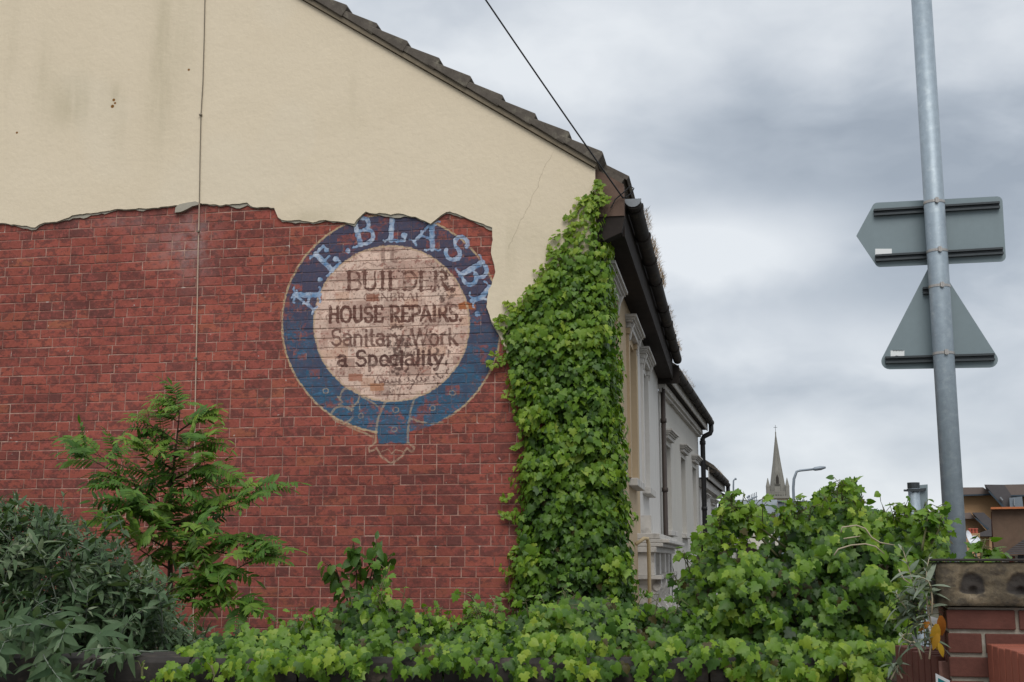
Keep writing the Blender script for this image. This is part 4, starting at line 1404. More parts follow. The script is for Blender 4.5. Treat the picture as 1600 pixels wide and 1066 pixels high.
# roofs in the street below
p0 = at_d(1180, 840, 44)
cg = thing('rendered_house', (p0[0], p0[1], GZ), 'cream rendered gable partly hidden behind the ivy shoots under the spire', 'house')
solid(cg, 'wall', M['creamwall'], [(1140, 826), (1190, 806), (1216, 815), (1216, 1002), (1140, 1002)], 44, 5)
solid(cg, 'roof', M['darkroof'], [(1138, 825), (1190, 803), (1218, 812), (1218, 816.5), (1190, 807.5), (1139, 828)], 43.7, 6)
solid(cg, 'window', M['glass'], [(1203, 842), (1211, 842), (1211, 862), (1203, 862)], 43.9, .2)
p0 = at_d(1170, 850, 37)
gr = thing('lean_to', (p0[0], p0[1], GZ), 'low building with sloping grey roof and verge below the cream gable', 'outbuilding')
solid(gr, 'wall', M['white'], [(1146, 840), (1155, 836), (1196, 868), (1196, 1026), (1146, 1026)], 37, 4)
solid(gr, 'roof', M['brownroof'], [(1160, 842), (1204, 872), (1204, 900), (1160, 858)], 36.7, 4.5)
solid(gr, 'verge_board', M['trim'], [(1149, 829), (1205, 868), (1205, 874), (1149, 834.5)], 36.4, .3)
g = MB(); g.tube([at_d(1157, 843, 36.3), at_d(1168, 839, 36.2)], .06, 8); g.tube([at_d(1158, 843, 36.3), at_d(1154, 851, 36.3), at_d(1154, 890, 36.3)], .045, 8)
g.build('gutter', M['black'], gr)
p0 = at_d(1175, 780, 60)
ae = thing('aerial', (p0[0], p0[1], p0[2]), 'thin television aerial standing left of the church spire', 'aerial')
g = MB(); g.tube([at_d(1176, 800, 60), at_d(1176, 777, 60)], .035, 5); g.build('mast', M['lampgrey'], ae)
g = MB(); g.tube([at_d(1170, 781.5, 60), at_d(1183, 775.5, 60)], .04, 5)
for k in range(5):
    q = at_d(1171.5 + k * 2.6, 780.8 - k * 1.2, 60)
    g.tube([q - Uv * .22, q + Uv * .22], .018, 4)
g.build('boom', M['lampgrey'], ae)
g = MB(); g.tube([at_d(1169, 785, 60), at_d(1169, 776, 60)], .02, 5); g.tube([at_d(1167, 778, 60), at_d(1171, 774.5, 60)], .05, 5)
g.build('small_aerial', M['lampgrey'], ae)

# estate on the right
p0 = at_d(1545, 810, 66)
bu = thing('apartment_block', (p0[0], p0[1], GZ), 'buff brick block with brown pitched roofs rising behind the sign pole', 'apartment block')
solid(bu, 'wall', M['buff'], [(1480, 772), (1549, 771), (1572, 800), (1640, 800), (1640, 958), (1480, 958)], 66, 9)
solid(bu, 'roof', M['brownroof'], [(1474, 762), (1536, 761.5), (1551, 771.5), (1478, 773.8), (1474, 773)], 65.5, 8)
solid(bu, 'gutter', M['bargeboard'], [(1478, 773.9), (1549, 771.7), (1550, 773.8), (1478, 776)], 65.4, .3)
solid(bu, 'roof', M['darkroof'], [(1538, 757.3), (1569, 757.5), (1580, 773), (1584, 793), (1570, 793)], 64.8, 9)
solid(bu, 'roof', M['brownroof'], [(1569, 757.4), (1640, 756), (1640, 773.5), (1580, 774.5)], 64.9, 9)
solid(bu, 'bargeboard', M['bargeboard'], [(1544, 768), (1546, 767), (1573, 795), (1570, 797)], 64.6, .3)
solid(bu, 'gutter', M['bargeboard'], [(1580, 773.6), (1640, 772.6), (1640, 775), (1580, 776)], 64.5, .3)
solid(bu, 'upper_wall', M['buff'], [(1572, 775), (1640, 775), (1640, 801), (1572, 801)], 67, 7)
solid(bu, 'dormer', M['greyclad'], [(1577, 778), (1597, 776), (1599, 794), (1578, 794)], 64.4, 2)
solid(bu, 'window', M['endcap'], [(1584.0, 779.5), (1585.6, 779.4), (1585.9, 790), (1584.2, 790)], 64.3, .2)
solid(bu, 'rooflight', M['endcap'], [(1562, 777), (1564, 776.5), (1568, 781.5), (1566, 782)], 64.5, .2)
p0 = at_d(1520, 830, 52)
bv = thing('buff_house', (p0[0], p0[1], GZ), 'small buff house with steep dark roof in front of the apartment block', 'house')
solid(bv, 'wall', M['buff'], [(1480, 810), (1524, 810), (1546, 835), (1546, 982), (1480, 982)], 52, 5)
solid(bv, 'roof', M['brownroof'], [(1478, 803), (1516, 801), (1524, 810.5), (1478, 811.5)], 51.6, 5)
solid(bv, 'roof', M['darkroof'], [(1519, 801), (1537, 801), (1551, 814), (1551, 830), (1545, 828)], 51.2, 5)
solid(bv, 'bargeboard', M['bargeboard'], [(1523, 810), (1525, 809), (1549, 829), (1547, 832)], 51.0, .3)
solid(bv, 'lower_roof', M['darkroof'], [(1530, 833), (1546, 827), (1560, 829), (1560, 838), (1530, 838)], 50.5, 3)
p0 = at_d(1430, 822, 75)
bt = thing('brown_roofed_house', (p0[0], p0[1], GZ), 'low brown roofed house seen behind the two grey posts', 'house')
solid(bt, 'roof', M['brownroof'], [(1392, 812), (1470, 806), (1490, 806), (1490, 820), (1392, 821)], 75, 6)
solid(bt, 'wall', M['buff'], [(1395, 821), (1490, 820), (1490, 948), (1395, 948)], 75.4, 5)
p0 = at_d(1520, 835, 46)
ch = thing('chimney_stack', (p0[0], p0[1], GZ), 'chimney stack with a row of red clay pots right of the sign pole', 'chimney')
solid(ch, 'stack', M['buff'], [(1510, 834), (1531, 833), (1531, 996), (1510, 996)], 46, 1.0)
for k in range(3):
    q = at_d(1515.5 + k * 5.2, 834, 46.4)
    g = MB(); g.tube([q - Uv * .02, q + Uv * .05, q + Uv * .12, q + Uv * .17, q + Uv * .2], [.075, .055, .05, .065, .06], 8)
    g.build('chimney_pot', M['pot'], ch, smooth=True)
for (px, py, tl, lab) in ((1515, 839, .9, 'white satellite dish under the chimney pots nearest the sign pole'), (1523, 847, -.5, 'tilted pale satellite dish above the small ivy clump')):
    q = at_d(px, py, 44)
    root = thing('satellite_dish', q, lab, 'satellite dish', 'satellite dishes')
    nrm = unit(-Fv * .7 + Rv * tl * .7 + Uv * .25)
    a = unit(np.cross(nrm, Uv)); b = np.cross(a, nrm)
    g = MB()
    for k in range(14):
        t0, t1 = 2 * math.pi * k / 14, 2 * math.pi * (k + 1) / 14
        for (r0, h0), (r1, h1) in (((.0, -.05), (.12, -.035)), ((.12, -.035), (.2, 0))):
            A_ = lambda t, r_, h_: q + (a * math.cos(t) + b * math.sin(t) * 1.2) * r_ + nrm * h_
            g.quad(A_(t0, r0, h0), A_(t0, r1, h1), A_(t1, r1, h1), A_(t1, r0, h0))
    g.build('reflector', M['dish'], root)
    g = MB(); g.tube([q - b * .2, q - b * .1 + nrm * .22], .012, 5); g.tube([q - nrm * .05, q - nrm * .25, q - nrm * .25 - Uv * 1.6], .02, 5)
    g.build('feed_arm', M['lampgrey'], root)
p0 = at_d(1590, 830, 23)
tg = thing('tiled_house', (p0[0], p0[1], GZ), 'house with steep mottled brown tiled roof and bright orange ridge', 'house')
solid(tg, 'roof', M['browntile'], [(1549, 795.5), (1660, 793), (1670, 880), (1554, 880)], 23, 4.5)
solid(tg, 'wall', M['pierbrick'], [(1548.2, 800), (1552, 800), (1557, 900), (1552, 900)], 23.3, .3)
solid(tg, 'front_wall', M['pierbrick'], [(1556, 880), (1668, 880), (1668, 1117), (1556, 1117)], 23.35, 5)
for k in range(4):
    a0 = 1548 + k * 16.5
    solid(tg, 'ridge_tile', M['ridge'], [(a0, 792.6 - k * .25), (a0 + 16.2, 792.3 - k * .25), (a0 + 16.2, 795.4 - k * .25), (a0, 795.8 - k * .25)], 22.85, .6)
p0 = at_d(1590, 865, 15.5)
gs = thing('shed', (p0[0], p0[1], GZ), 'shed with low pitched grey tiled roof behind the stone capped pier', 'shed')
g = MB()
for k in range(7):
    u0, u1 = k / 7, (k + 1) / 7
    px_prism(g, [(1600 - 34 * u0, 843 + 24 * u0), (1600 - 34 * u1, 843 + 24 * u1 - 1.0), (1640 - 10 * u1, 843 + 24 * u1 - 1.0), (1640 - 10 * u0, 843 + 24 * u0)], 15.5 - .05 * k, .5)
g.build('roof', M['darkroof'], gs)
solid(gs, 'wall', M['creamwall'], [(1566, 868), (1640, 868), (1640, 1238), (1566, 1238)], 15.6, 2)
solid(gs, 'shutter', M['pot'], [(1577, 869.5), (1586, 869.5), (1586, 885), (1577, 885)], 15.4, .05)
solid(gs, 'door', M['black'], [(1590, 867), (1600, 867), (1600, 890), (1590, 890)], 15.3, .05)

# two grey posts in the middle distance
p0 = at_d(1428, 800, 12.5)
bp_ = thing('bollard_post', (p0[0], p0[1], GZ), 'thick grey round post with dark cap rising out of the ivy', 'post')
t_ = at_d(1427.5, 762, 12.5)
g = MB(); g.tube([(t_[0], t_[1], GZ), (t_[0], t_[1], t_[2])], .057, 14); g.build('post', M['steel'], bp_, smooth=True)
g = MB(); g.tube([(t_[0], t_[1], t_[2] - .005), (t_[0], t_[1], t_[2] + .05)], .061, 14); g.build('cap', M['channel'], bp_)
g = MB()
zc_ = at_d(1427, 766.5, 12.5)[2]
g.box(np.array([t_[0], t_[1], zc_ - .014]) - Rv * .085 - Fv * .065, Rv * .17, Fv * .02, (0, 0, .028))
g.tube([np.array([t_[0], t_[1], zc_]) - Rv * .1, np.array([t_[0], t_[1], zc_]) + Rv * .1], .012, 6)
g.build('clamp', M['channel'], bp_)
p0 = at_d(1444, 800, 12.6)
fs = thing('sign_plate', (p0[0], p0[1], GZ), 'narrow flat grey sign plate beside the capped round post', 'sign')
g = MB(); px_prism(g, [(1437, 758), (1449.5, 757), (1450.5, 860), (1438.5, 860)], 12.62, .02); g.build('plate', M['signback'], fs)
g = MB(); px_prism(g, [(1436, 763.5), (1447, 762.6), (1447, 765.6), (1436, 766.5)], 12.58, .035); g.build('bracket', M['channel'], fs)

# ------------------------------------------------------------------ sign post with two sign backs
pc = FR(6.7, 2.398, 0.0)
pole = thing('sign_post', (pc[0], pc[1], 0), 'tall galvanised pole carrying the backs of an arrow sign and a triangular sign', 'sign post')
g = MB(); g.tube([(pc[0], pc[1], 0.0), (pc[0], pc[1], 5.7)], .057, 24); g.build('pole', M['steel'], pole, smooth=True)
YS = pc[1] + .057 + .028


def round_poly(pts, rads, n=6):
    out = []
    m = len(pts)
    for i in range(m):
        p, a, b = np.array(pts[i], float), np.array(pts[i - 1], float), np.array(pts[(i + 1) % m], float)
        r = rads[i]
        if r <= 0:
            out.append(tuple(p)); continue
        u, v = unit(a - p), unit(b - p)
        th = math.acos(np.clip(u @ v, -1, 1))
        t = r / math.tan(th / 2)
        c = p + unit(u + v) * r / math.sin(th / 2)
        s_, e_ = p + u * t - c, p + v * t - c
        a0, a1 = math.atan2(s_[1], s_[0]), math.atan2(e_[1], e_[0])
        da = (a1 - a0 + math.pi) % (2 * math.pi) - math.pi
        for k in range(n + 1):
            q = a0 + da * k / n
            out.append((c[0] + r * math.cos(q), c[1] + r * math.sin(q)))
    return out


def sign_panel(name, pxs, rads, rails, sticker, ink=None):
    pts = round_poly([(at_y(x, y, YS)[0], at_y(x, y, YS)[2]) for x, y in pxs], rads)
    g = MB(); g.prism([(x, YS, z) for x, z in pts], (0, 0.004, 0))
    pan = g.build(name, M['signback'], pole)
    for (x0, y0, x1, y1) in rails:
        a, b = at_y(x0, y0, YS), at_y(x1, y1, YS)
        dd = b - a
        g = MB()
        for (h0, h1, dep) in ((-.020, -.008, .026), (-.008, .008, .010), (.008, .020, .026)):
            g.box(a + Uv * h0 + np.array([0, -.001, 0]), dd, (0, -dep, 0), (0, 0, h1 - h0 - .0005))
        g.build('channel', M['channel'], pan)
    (x0, y0, x1, y1) = sticker
    a, b, c = at_y(x0, y1, YS), at_y(x1, y1, YS), at_y(x0, y0, YS)
    g = MB(); g.box(a + np.array([0, -.0015, 0]), b - a, (0, .0014, 0), c - a)
    g.build('sticker', M['sticker'], pan)
    if ink:
        g = MB()
        for (ax, ay, bx, by) in ink:
            p, q = at_y(ax, ay, YS - .003), at_y(bx, by, YS - .003)
            g.tube([p, q], .0013, 4)
        g.build('print', M['ink'], pan)
    return pan


sign_panel('arrow_sign', [(1338, 368.5), (1366, 317), (1566, 306.5), (1572, 408.5), (1371, 417.5)], [.004, .03, .03, .03, .03],
           [(1365, 333.5, 1561, 321.5), (1367.5, 404.5, 1566.5, 393.0)], (1367.5, 389, 1393.5, 400.5))
sign_panel('triangle_sign', [(1459, 402), (1569, 574), (1369, 577.5)], [.03, .045, .045],
           [(1441.5, 455.5, 1466, 454.8), (1383, 563.5, 1553, 558.5)], (1391.5, 548, 1413, 558.5),
           [(1395 + k * 2.2, 546.8 + (k % 2) * .9, 1396.5 + k * 2.2, 548.8 - (k % 2) * .9) for k in range(8)] + [(1397, 558, 1400, 556), (1400, 556, 1404, 556.5), (1404, 556.5, 1406, 558)])
for (px, py) in ((1462, 317.5), (1466.5, 393.5), (1470.5, 448.5), (1476.5, 553)):
    z_ = at_d(px, py, 6.7)[2]
    g = MB()
    g.tube([(pc[0], pc[1], z_ - .007), (pc[0], pc[1], z_ + .007)], .0595, 24)
    q = np.array([pc[0], pc[1], z_]) - unit(pc * np.array([1, 1, 0])) * .060
    g.box(q + Rv * .004 - Uv * .013, Rv * .02, -Fv * .013, Uv * .026)
    g.tube([q + Rv * .014 - Fv * .01 - Uv * .016, q + Rv * .014 - Fv * .01 + Uv * .016], .004, 6)
    g.build('band_clamp', M['clamp'], pole)

# ------------------------------------------------------------------ overhead cable and wall cable
g = MB()
a = np.array([COR_X + .22, WALL_Y + .0, 4.44])
b = at_d(770, 0, 8.6)
cpts = [a + (b - a) * t + np.array([0, 0, -0.10 * 4 * (t / 3.4) * (1 - t / 3.4)]) for t in np.linspace(0, 3.4, 40)]
g.tube(cpts, .0065, 6)
oc = g.build('overhead_cable', M['cable'], None, origin=a)
tag(oc, 'black service cable slanting up across the sky from the eaves corner', 'cable')
g = MB()
q = a
g.tube([q, q + np.array([.03, -.02, .0]), q + np.array([.07, -.02, .03]), q + np.array([.09, -.02, .07]), q + np.array([.06, -.02, .09]), q + np.array([.02, -.02, .05]), q + np.array([-.06, -.01, -.01]), q + np.array([-.10, 0, -.08])], .005, 6)
g.build('cable_loop', M['cable'], oc)
g = MB()
wpts = [(320.5, -20), (319, 60), (317, 130), (314, 180), (312.5, 250), (311.5, 318)]
g.tube([at_y(x, y, WALL_Y - .036) for x, y in wpts], .0042, 6)
wc = g.build('wall_cable', M['wire_dark'], None, origin=at_y(311, 318, WALL_Y - .036))
tag(wc, 'thin cable running straight down the cream render and bare brickwork', 'cable')
g = MB()
g.tube([at_y(x, y, WALL_Y - (.036 if y < 325 else .02)) for x, y in ((311.5, 318), (310.8, 345), (309.5, 400), (308.5, 460), (307, 540), (305.5, 610), (304.5, 680), (303.5, 760), (303, 860), (302, 960), (302, 1010))], .0055, 6)
g.build('lower_run', M['wire'], wc)
g = MB()
for (x, y) in ((314, 180), (310.2, 362), (306, 560)):
    c = at_y(x, y, WALL_Y - .03)
    g.box(c + np.array([-.012, -.016, -.006]), (.024, 0, 0), (0, .02, 0), (0, 0, .012))
g.build('clip', M['wire_dark'], wc)
#PART3
# ------------------------------------------------------------------ stone capped pier and walls by the camera
PA6 = rad(6.0)
e1 = np.array([math.cos(PA6), -math.sin(PA6), 0]); e2 = np.array([math.sin(PA6), math.cos(PA6), 0])
c0 = at_d(1478, 950, 4.35); c0 = np.array([c0[0], c0[1], 0.0])
zcap0 = at_d(1478, 946, 4.35)[2]
zcap1 = at_d(1478, 879, 4.35)[2]
pier = thing('wall_pier', c0 + e1 * .35 + e2 * .25, 'red brick pier with weathered carved stone cap at the pole foot', 'pier')
PW, PD_ = 0.80, 0.46
g = MB(); g.box(c0 + e1 * .006 + e2 * .006, e1 * (PW - .012), e2 * (PD_ - .012), (0, 0, zcap0 - .006))
core = g.build('core', M['piermortar'], pier)


def loose_brick(root, o_, ax, ay, az, mat, name='brick', r=random):
    """one bevelled brick: corner o_, edges ax (along), ay (into the wall), az (up)"""
    g = MB()
    g.box(o_, ax, ay, az, 0, r.random())
    return g.build(name, mat, root, bevel=0.0035)


pr_ = random.Random(8)
row = 0
z_ = zcap0 - .012
while z_ > 0.35:
    zb = z_ - .068
    L0 = [(.0, .222), (.234, .102), (.348, .222), (.582, .215)] if row % 2 == 0 else [(.0, .110), (.122, .222), (.356, .222), (.590, .207)]
    for (a, L) in L0:
        j = pr_.uniform(-.003, .003)
        loose_brick(core, c0 + e1 * a + e2 * (-.004 + j) + Uv * zb, e1 * L, e2 * .10, Uv * .066, M['pierbrick'], r=pr_)
    for (a, L) in ([(.105, .108), (.225, .222)] if row % 2 == 0 else [(.108, .222), (.342, .108)]):
        loose_brick(core, c0 + e1 * (-.004) + e2 * a + Uv * zb, e1 * .10, e2 * L, Uv * .066, M['pierbrick'], r=pr_)
    z_ -= .080
    row += 1
# cap: carved front with two hollowed roundels
nu, nw = 150, 36
capw, caph = PW + .07, zcap1 - zcap0
o0 = c0 - e1 * .030 - e2 * .030 + Uv * zcap0
V, Fc, Mi, TT = [], [], [], []
cr = np.random.default_rng(4)
for j in range(nw + 1):
    for i in range(nu + 1):
        u, v = capw * i / nu, caph * j / nw
        dpt = 0.0
        dk = 0.0
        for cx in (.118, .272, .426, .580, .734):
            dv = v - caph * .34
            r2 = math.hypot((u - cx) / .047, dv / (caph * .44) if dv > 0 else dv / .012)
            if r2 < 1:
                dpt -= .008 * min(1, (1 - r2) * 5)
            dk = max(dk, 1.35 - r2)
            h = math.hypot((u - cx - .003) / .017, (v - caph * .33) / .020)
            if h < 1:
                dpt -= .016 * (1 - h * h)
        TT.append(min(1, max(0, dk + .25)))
        nz_ = float(fbm(np.array([u * 30.]), np.array([v * 30.]), 5)[0]) - .5
        rnd = .005 * (max(0, abs(v / caph - .5) - .40) / .10) ** 2 + .012 * (max(0, .03 - min(u, capw - u)) / .03) ** 2
        V.append(o0 + e1 * u + Uv * v - e2 * (dpt - rnd + nz_ * .014))
for j in range(nw):
    for i in range(nu):
        a = j * (nu + 1) + i
        Fc.append((a, a + 1, a + nu + 2, a + nu + 1))
        k = 0
        Mi.append(k)
g = MB()
g.v = [tuple(q) for q in V]; g.t = list(TT); g.f = Fc; g.m = Mi
d2 = PD_ + .06
g.quad(o0, o0 + e2 * d2, o0 + e2 * d2 + Uv * caph, o0 + Uv * caph, 1)
g.quad(o0 + Uv * caph, o0 + Uv * caph + e1 * capw, o0 + Uv * caph + e1 * capw + e2 * d2, o0 + Uv * caph + e2 * d2)
g.quad(o0, o0 + e1 * capw, o0 + e1 * capw + e2 * d2, o0 + e2 * d2)
g.quad(o0 + e1 * capw, o0 + e1 * capw + e2 * d2, o0 + e1 * capw + e2 * d2 + Uv * caph, o0 + e1 * capw + Uv * caph)
capo = g.build('stone_cap', [M['sand'], M['darksand']], pier, smooth=True)
for p in capo.data.polygons[len(Fc):]:
    p.use_smooth = False
g = MB(); g.box(o0 - e1 * .012 - e2 * .010 + Uv * (caph + .004), e1 * (capw + .02), e2 * (d2 + .02), Uv * .009)
g.build('cap_weathering', M['coping'], capo, bevel=.004)

# lower wall running towards the camera, capped with bricks on edge
w0 = at_d(1541, 1006, 4.30)
wd = np.array([.0576, -.998, 0]); wo = np.array([.998, .0576, 0])
lw = thing('low_brick_wall', (w0[0], w0[1], 0), 'orange red low wall topped with bricks on edge abutting the pier', 'wall')
zt_ = w0[2]
g = MB(); g.box(np.array([w0[0], w0[1], 0]) + wo * .006, wd * 2.2, wo * .225, Uv * (zt_ - .006))
core2 = g.build('core', M['piermortar'], lw)
for k in range(29):
    loose_brick(core2, np.array([w0[0], w0[1], zt_ - .222]) + wd * (.004 + .0745 * k), wd * .064, wo * .235, Uv * (.222 + pr_.uniform(-.003, .003)), M['newbrick'], r=pr_)
# parapet: dark brick under long coping stones
pd0, ptop = 5.30, 1.185
parapet = thing('parapet_wall', FR(pd0, -1.0, 0), 'long low parapet of dark bricks with stone coping overgrown by ivy', 'wall')
g = MB(); g.box(FR(pd0 + .02, -4.2, 0), Rv * 6.2, Fv * .30, Uv * (ptop - .10))
core3 = g.build('core', M['mortar'], parapet)
x_ = -2.75
while x_ < 1.95:
    L = pr_.uniform(.34, .62)
    g = MB()
    zz = pr_.uniform(-.004, .004)
    g.prism([FR(pd0 - .01, x_, ptop - .098), FR(pd0 - .01, x_, ptop - .02 + zz), FR(pd0 + .01, x_, ptop + zz), FR(pd0 + .35, x_, ptop + zz), FR(pd0 + .35, x_, ptop - .098)], Rv * (L - .008))
    g.prism([FR(pd0 - .035, x_, ptop - .118), FR(pd0 - .035, x_, ptop - .102), FR(pd0 + .34, x_, ptop - .0985), FR(pd0 + .34, x_, ptop - .118)], Rv * (L - .008))
    g.build('coping_stone', M['coping'], parapet, bevel=.004)
    x_ += L
for k in range(4):
    zz = ptop - .195 - k * .08
    x_ = -2.75 - (.117 if k % 2 else 0)
    while x_ < 1.95:
        loose_brick(core3, FR(pd0 + .012, x_, zz), Rv * .222, Fv * .08, Uv * .068, M['brick'], r=pr_)
        x_ += .2335
# return of brick on edge beside the pier
r0 = at_d(1398, 1008, 5.0)
rdir = unit(at_d(1474, 1046, 4.42) * np.array([1, 1, 0]) - r0 * np.array([1, 1, 0]))
rout = np.array([rdir[1], -rdir[0], 0]); rout = rout if rout @ Rv > 0 else -rout
ret = thing('return_wall', (r0[0], r0[1], 0), 'short wall of upright dark red bricks beside the pier under silvery leaves', 'wall')
g = MB(); g.box(np.array([r0[0], r0[1], 0]) + rout * .006, rdir * .55, rout * .095, Uv * (r0[2] - .02))
core4 = g.build('core', M['mortar'], ret)
for k in range(7):
    loose_brick(core4, np.array([r0[0], r0[1], r0[2] - .225]) + rdir * (.0745 * k), rdir * .064, rout * .105, Uv * (.222 + pr_.uniform(-.004, .004)), M['pierbrick'], r=pr_)
# teal notice plate below
q0 = at_d(1462, 1052, 4.15)
npz = thing('notice_plate', q0, 'small teal plate with white border low beside the brick pier', 'sign')
tl, tr_ = at_d(1462.5, 1052.5, 4.15), at_d(1484, 1063.5, 4.05)
dn = -Uv * .16
g = MB(); g.prism([tl, tr_, tr_ + dn, tl + dn], Fv * .006); g.build('plate', M['sticker'], npz)
ins = lambda a, b: tl + (tr_ - tl) * a + dn * b - Fv * .002
g = MB(); g.prism([ins(.12, .07), ins(.88, .07), ins(.88, .93), ins(.12, .93)], Fv * .0015); g.build('teal_panel', M['teal'], npz)

# ------------------------------------------------------------------ plants
# leaf shapes: x across, y along (0 base .. 1 tip), z out of the leaf
IVY_H = [(0.0, 0.06), (.20, -.10), (.46, .02), (.56, .22), (.36, .34), (.46, .60), (.22, .64), (0.0, 1.02)]


def leaf_ivy(droop=.18, fold=.10, lob=1.0):
    v = [(0, .34, .05)]
    for (x, y) in IVY_H:
        v.append((x * lob, y, -droop * (abs(x) * .7 + max(0, y - .35) ** 2 * .8) + fold * abs(x)))
    for (x, y) in IVY_H[-2:0:-1]:
        v.append((-x * lob, y, -droop * (abs(x) * .7 + max(0, y - .35) ** 2 * .8) + fold * abs(x)))
    n = len(v) - 1
    return v, [(0, 1 + k, 1 + (k + 1) % n) for k in range(n)]


def leaf_heart(droop=.15):
    H = [(0, .08), (.22, -.06), (.44, .10), (.46, .36), (.30, .66), (0, 1.0)]
    v = [(0, .36, .06)]
    for (x, y) in H:
        v.append((x, y, -droop * (x * .9 + max(0, y - .4) ** 2)))
    for (x, y) in H[-2:0:-1]:
        v.append((-x, y, -droop * (x * .9 + max(0, y - .4) ** 2)))
    n = len(v) - 1
    return v, [(0, 1 + k, 1 + (k + 1) % n) for k in range(n)]


def leaf_lance(wid=.16, bend=.25, seg=5, fold=.25):
    v, f = [], []
    for k in range(seg + 1):
        t = k / seg
        ww = wid * (math.sin(math.pi * min(1, t * .92 + .06)) ** .8) * (1.15 - .5 * t)
        if k == seg:
            ww = .004
        z = -bend * t * t
        v += [(-ww, t, z + fold * ww), (0, t, z), (ww, t, z + fold * ww)]
    for k in range(seg):
        a = 3 * k
        f += [(a, a + 1, a + 4, a + 3), (a + 1, a + 2, a + 5, a + 4)]
    return v, f


def put_leaves(root, shapes, P, T_, N_, S_, tint, mat, name='leaf', n_ind=300, stuff_name='foliage', idx=None):
    """leaves as parts: the n_ind largest in view as objects of their own, the rest as one part"""
    P, T_, N_, S_, tint = (np.asarray(q, float) for q in (P, T_, N_, S_, tint))
    n = len(P)
    T_ = T_ / np.linalg.norm(T_, axis=1, keepdims=True)
    N_ = N_ - T_ * (N_ * T_).sum(1, keepdims=True)
    N_ = N_ / (np.linalg.norm(N_, axis=1, keepdims=True) + 1e-9)
    X_ = np.cross(T_, N_)
    org = np.array(root['_o'])
    kind = rng.integers(0, len(shapes), n) if idx is None else np.asarray(idx)
    C_ = P + T_ * S_[:, None] * .45
    px, py, zc = project(C_)
    size = S_ / zc * np.abs((N_ * (EYE - C_) / np.linalg.norm(EYE - C_, axis=1, keepdims=True)).sum(1)) ** .5
    ok = (px > 4) & (px < 1596) & (py > 4) & (py < 1060)
    cell = (px // 7).astype(int) * 4000 + (py // 7).astype(int)
    front = {}
    for i in np.argsort(zc):
        if ok[i] and cell[i] not in front:
            front[cell[i]] = i
    cand = sorted(front.values(), key=lambda i: -size[i])[:n_ind]
    solo_ = set(cand)
    levels = 7
    cache = {}
    for i in cand:
        lv = min(levels - 1, max(0, int(tint[i] * levels)))
        key = (int(kind[i]), lv)
        if key not in cache:
            v, f = shapes[key[0]]
            me = bpy.data.meshes.new(name)
            me.from_pydata(v, [], f)
            at = me.attributes.new('tint', 'FLOAT', 'POINT')
            at.data.foreach_set('value', np.full(len(v), (lv + .5) / levels, np.float32))
            me.materials.append(mat)
            me.polygons.foreach_set('use_smooth', [True] * len(f))
            cache[key] = me
        o = bpy.data.objects.new(name, cache[key])
        COL.objects.link(o)
        o.parent = root
        m = Matrix.Identity(4)
        for r_ in range(3):
            m[r_][0], m[r_][1], m[r_][2] = X_[i][r_] * S_[i], T_[i][r_] * S_[i], N_[i][r_] * S_[i]
            m[r_][3] = P[i][r_] - org[r_]
        o.matrix_local = m
    rest = np.array([i for i in range(n) if i not in solo_], int)
    if len(rest):
        AV, AT, loops, starts, tots = [], [], [], [], []
        off = 0
        ls = 0
        for s_i, (v, f) in enumerate(shapes):
            ids = rest[kind[rest] == s_i]
            if not len(ids):
                continue
            v = np.array(v)
            W = P[ids][:, None] + S_[ids][:, None, None] * (X_[ids][:, None] * v[None, :, 0:1] + T_[ids][:, None] * v[None, :, 1:2] + N_[ids][:, None] * v[None, :, 2:3])
            AV.append(W.reshape(-1, 3) - org)
            AT.append(np.repeat(tint[ids], len(v)))
            for q in f:
                pass
            fl = np.concatenate([np.array(q) for q in f])
            ft = np.array([len(q) for q in f])
            base = off + np.arange(len(ids)) * len(v)
            loops.append((base[:, None] + fl[None]).ravel())
            tots.append(np.tile(ft, len(ids)))
            off += len(ids) * len(v)
        AV, AT, loops, tots = np.concatenate(AV), np.concatenate(AT), np.concatenate(loops), np.concatenate(tots)
        me = bpy.data.meshes.new(stuff_name)
        me.vertices.add(len(AV)); me.vertices.foreach_set('co', AV.astype(np.float32).ravel())
        me.loops.add(len(loops)); me.loops.foreach_set('vertex_index', loops.astype(np.int32))
        me.polygons.add(len(tots)); me.polygons.foreach_set('loop_start', (np.cumsum(tots) - tots).astype(np.int32))
        me.polygons.foreach_set('use_smooth', np.ones(len(tots), bool))
        me.update(calc_edges=True)
        at = me.attributes.new('tint', 'FLOAT', 'POINT')
        at.data.foreach_set('value', AT.astype(np.float32))
        me.materials.append(mat)
        o = bpy.data.objects.new(stuff_name, me)
        COL.objects.link(o)
        o.parent = root
        stuff(o)


def in_poly(px, py, poly):
    c = False
    n = len(poly)
    for i in range(n):
        (x0, y0), (x1, y1) = poly[i - 1], poly[i]
        if (y0 > py) != (y1 > py) and px < (x1 - x0) * (py - y0) / (y1 - y0) + x0:
            c = not c
    return c


def edge_dist(px, py, poly, closed=True):
    p = np.array(poly, float)
    a, b = (p, np.roll(p, -1, 0)) if closed else (p[:-1], p[1:])
    ab = b - a
    t = np.clip(((px - a[:, 0]) * ab[:, 0] + (py - a[:, 1]) * ab[:, 1]) / ((ab ** 2).sum(1) + 1e-9), 0, 1)
    q = a + ab * t[:, None]
    d = np.hypot(px - q[:, 0], py - q[:, 1])
    k = int(np.argmin(d))
    return d[k], (np.array([px, py]) - q[k]) / (d[k] + 1e-9)


IVY_SHAPES = [leaf_ivy(.20, .10), leaf_ivy(.34, .16, .92), leaf_ivy(.10, .22, 1.05), leaf_ivy(.5, .05, .95), leaf_heart(.2), leaf_ivy(-.05, .38, .8), leaf_ivy(.7, -.1, .85)]
lr = np.random.default_rng(21)


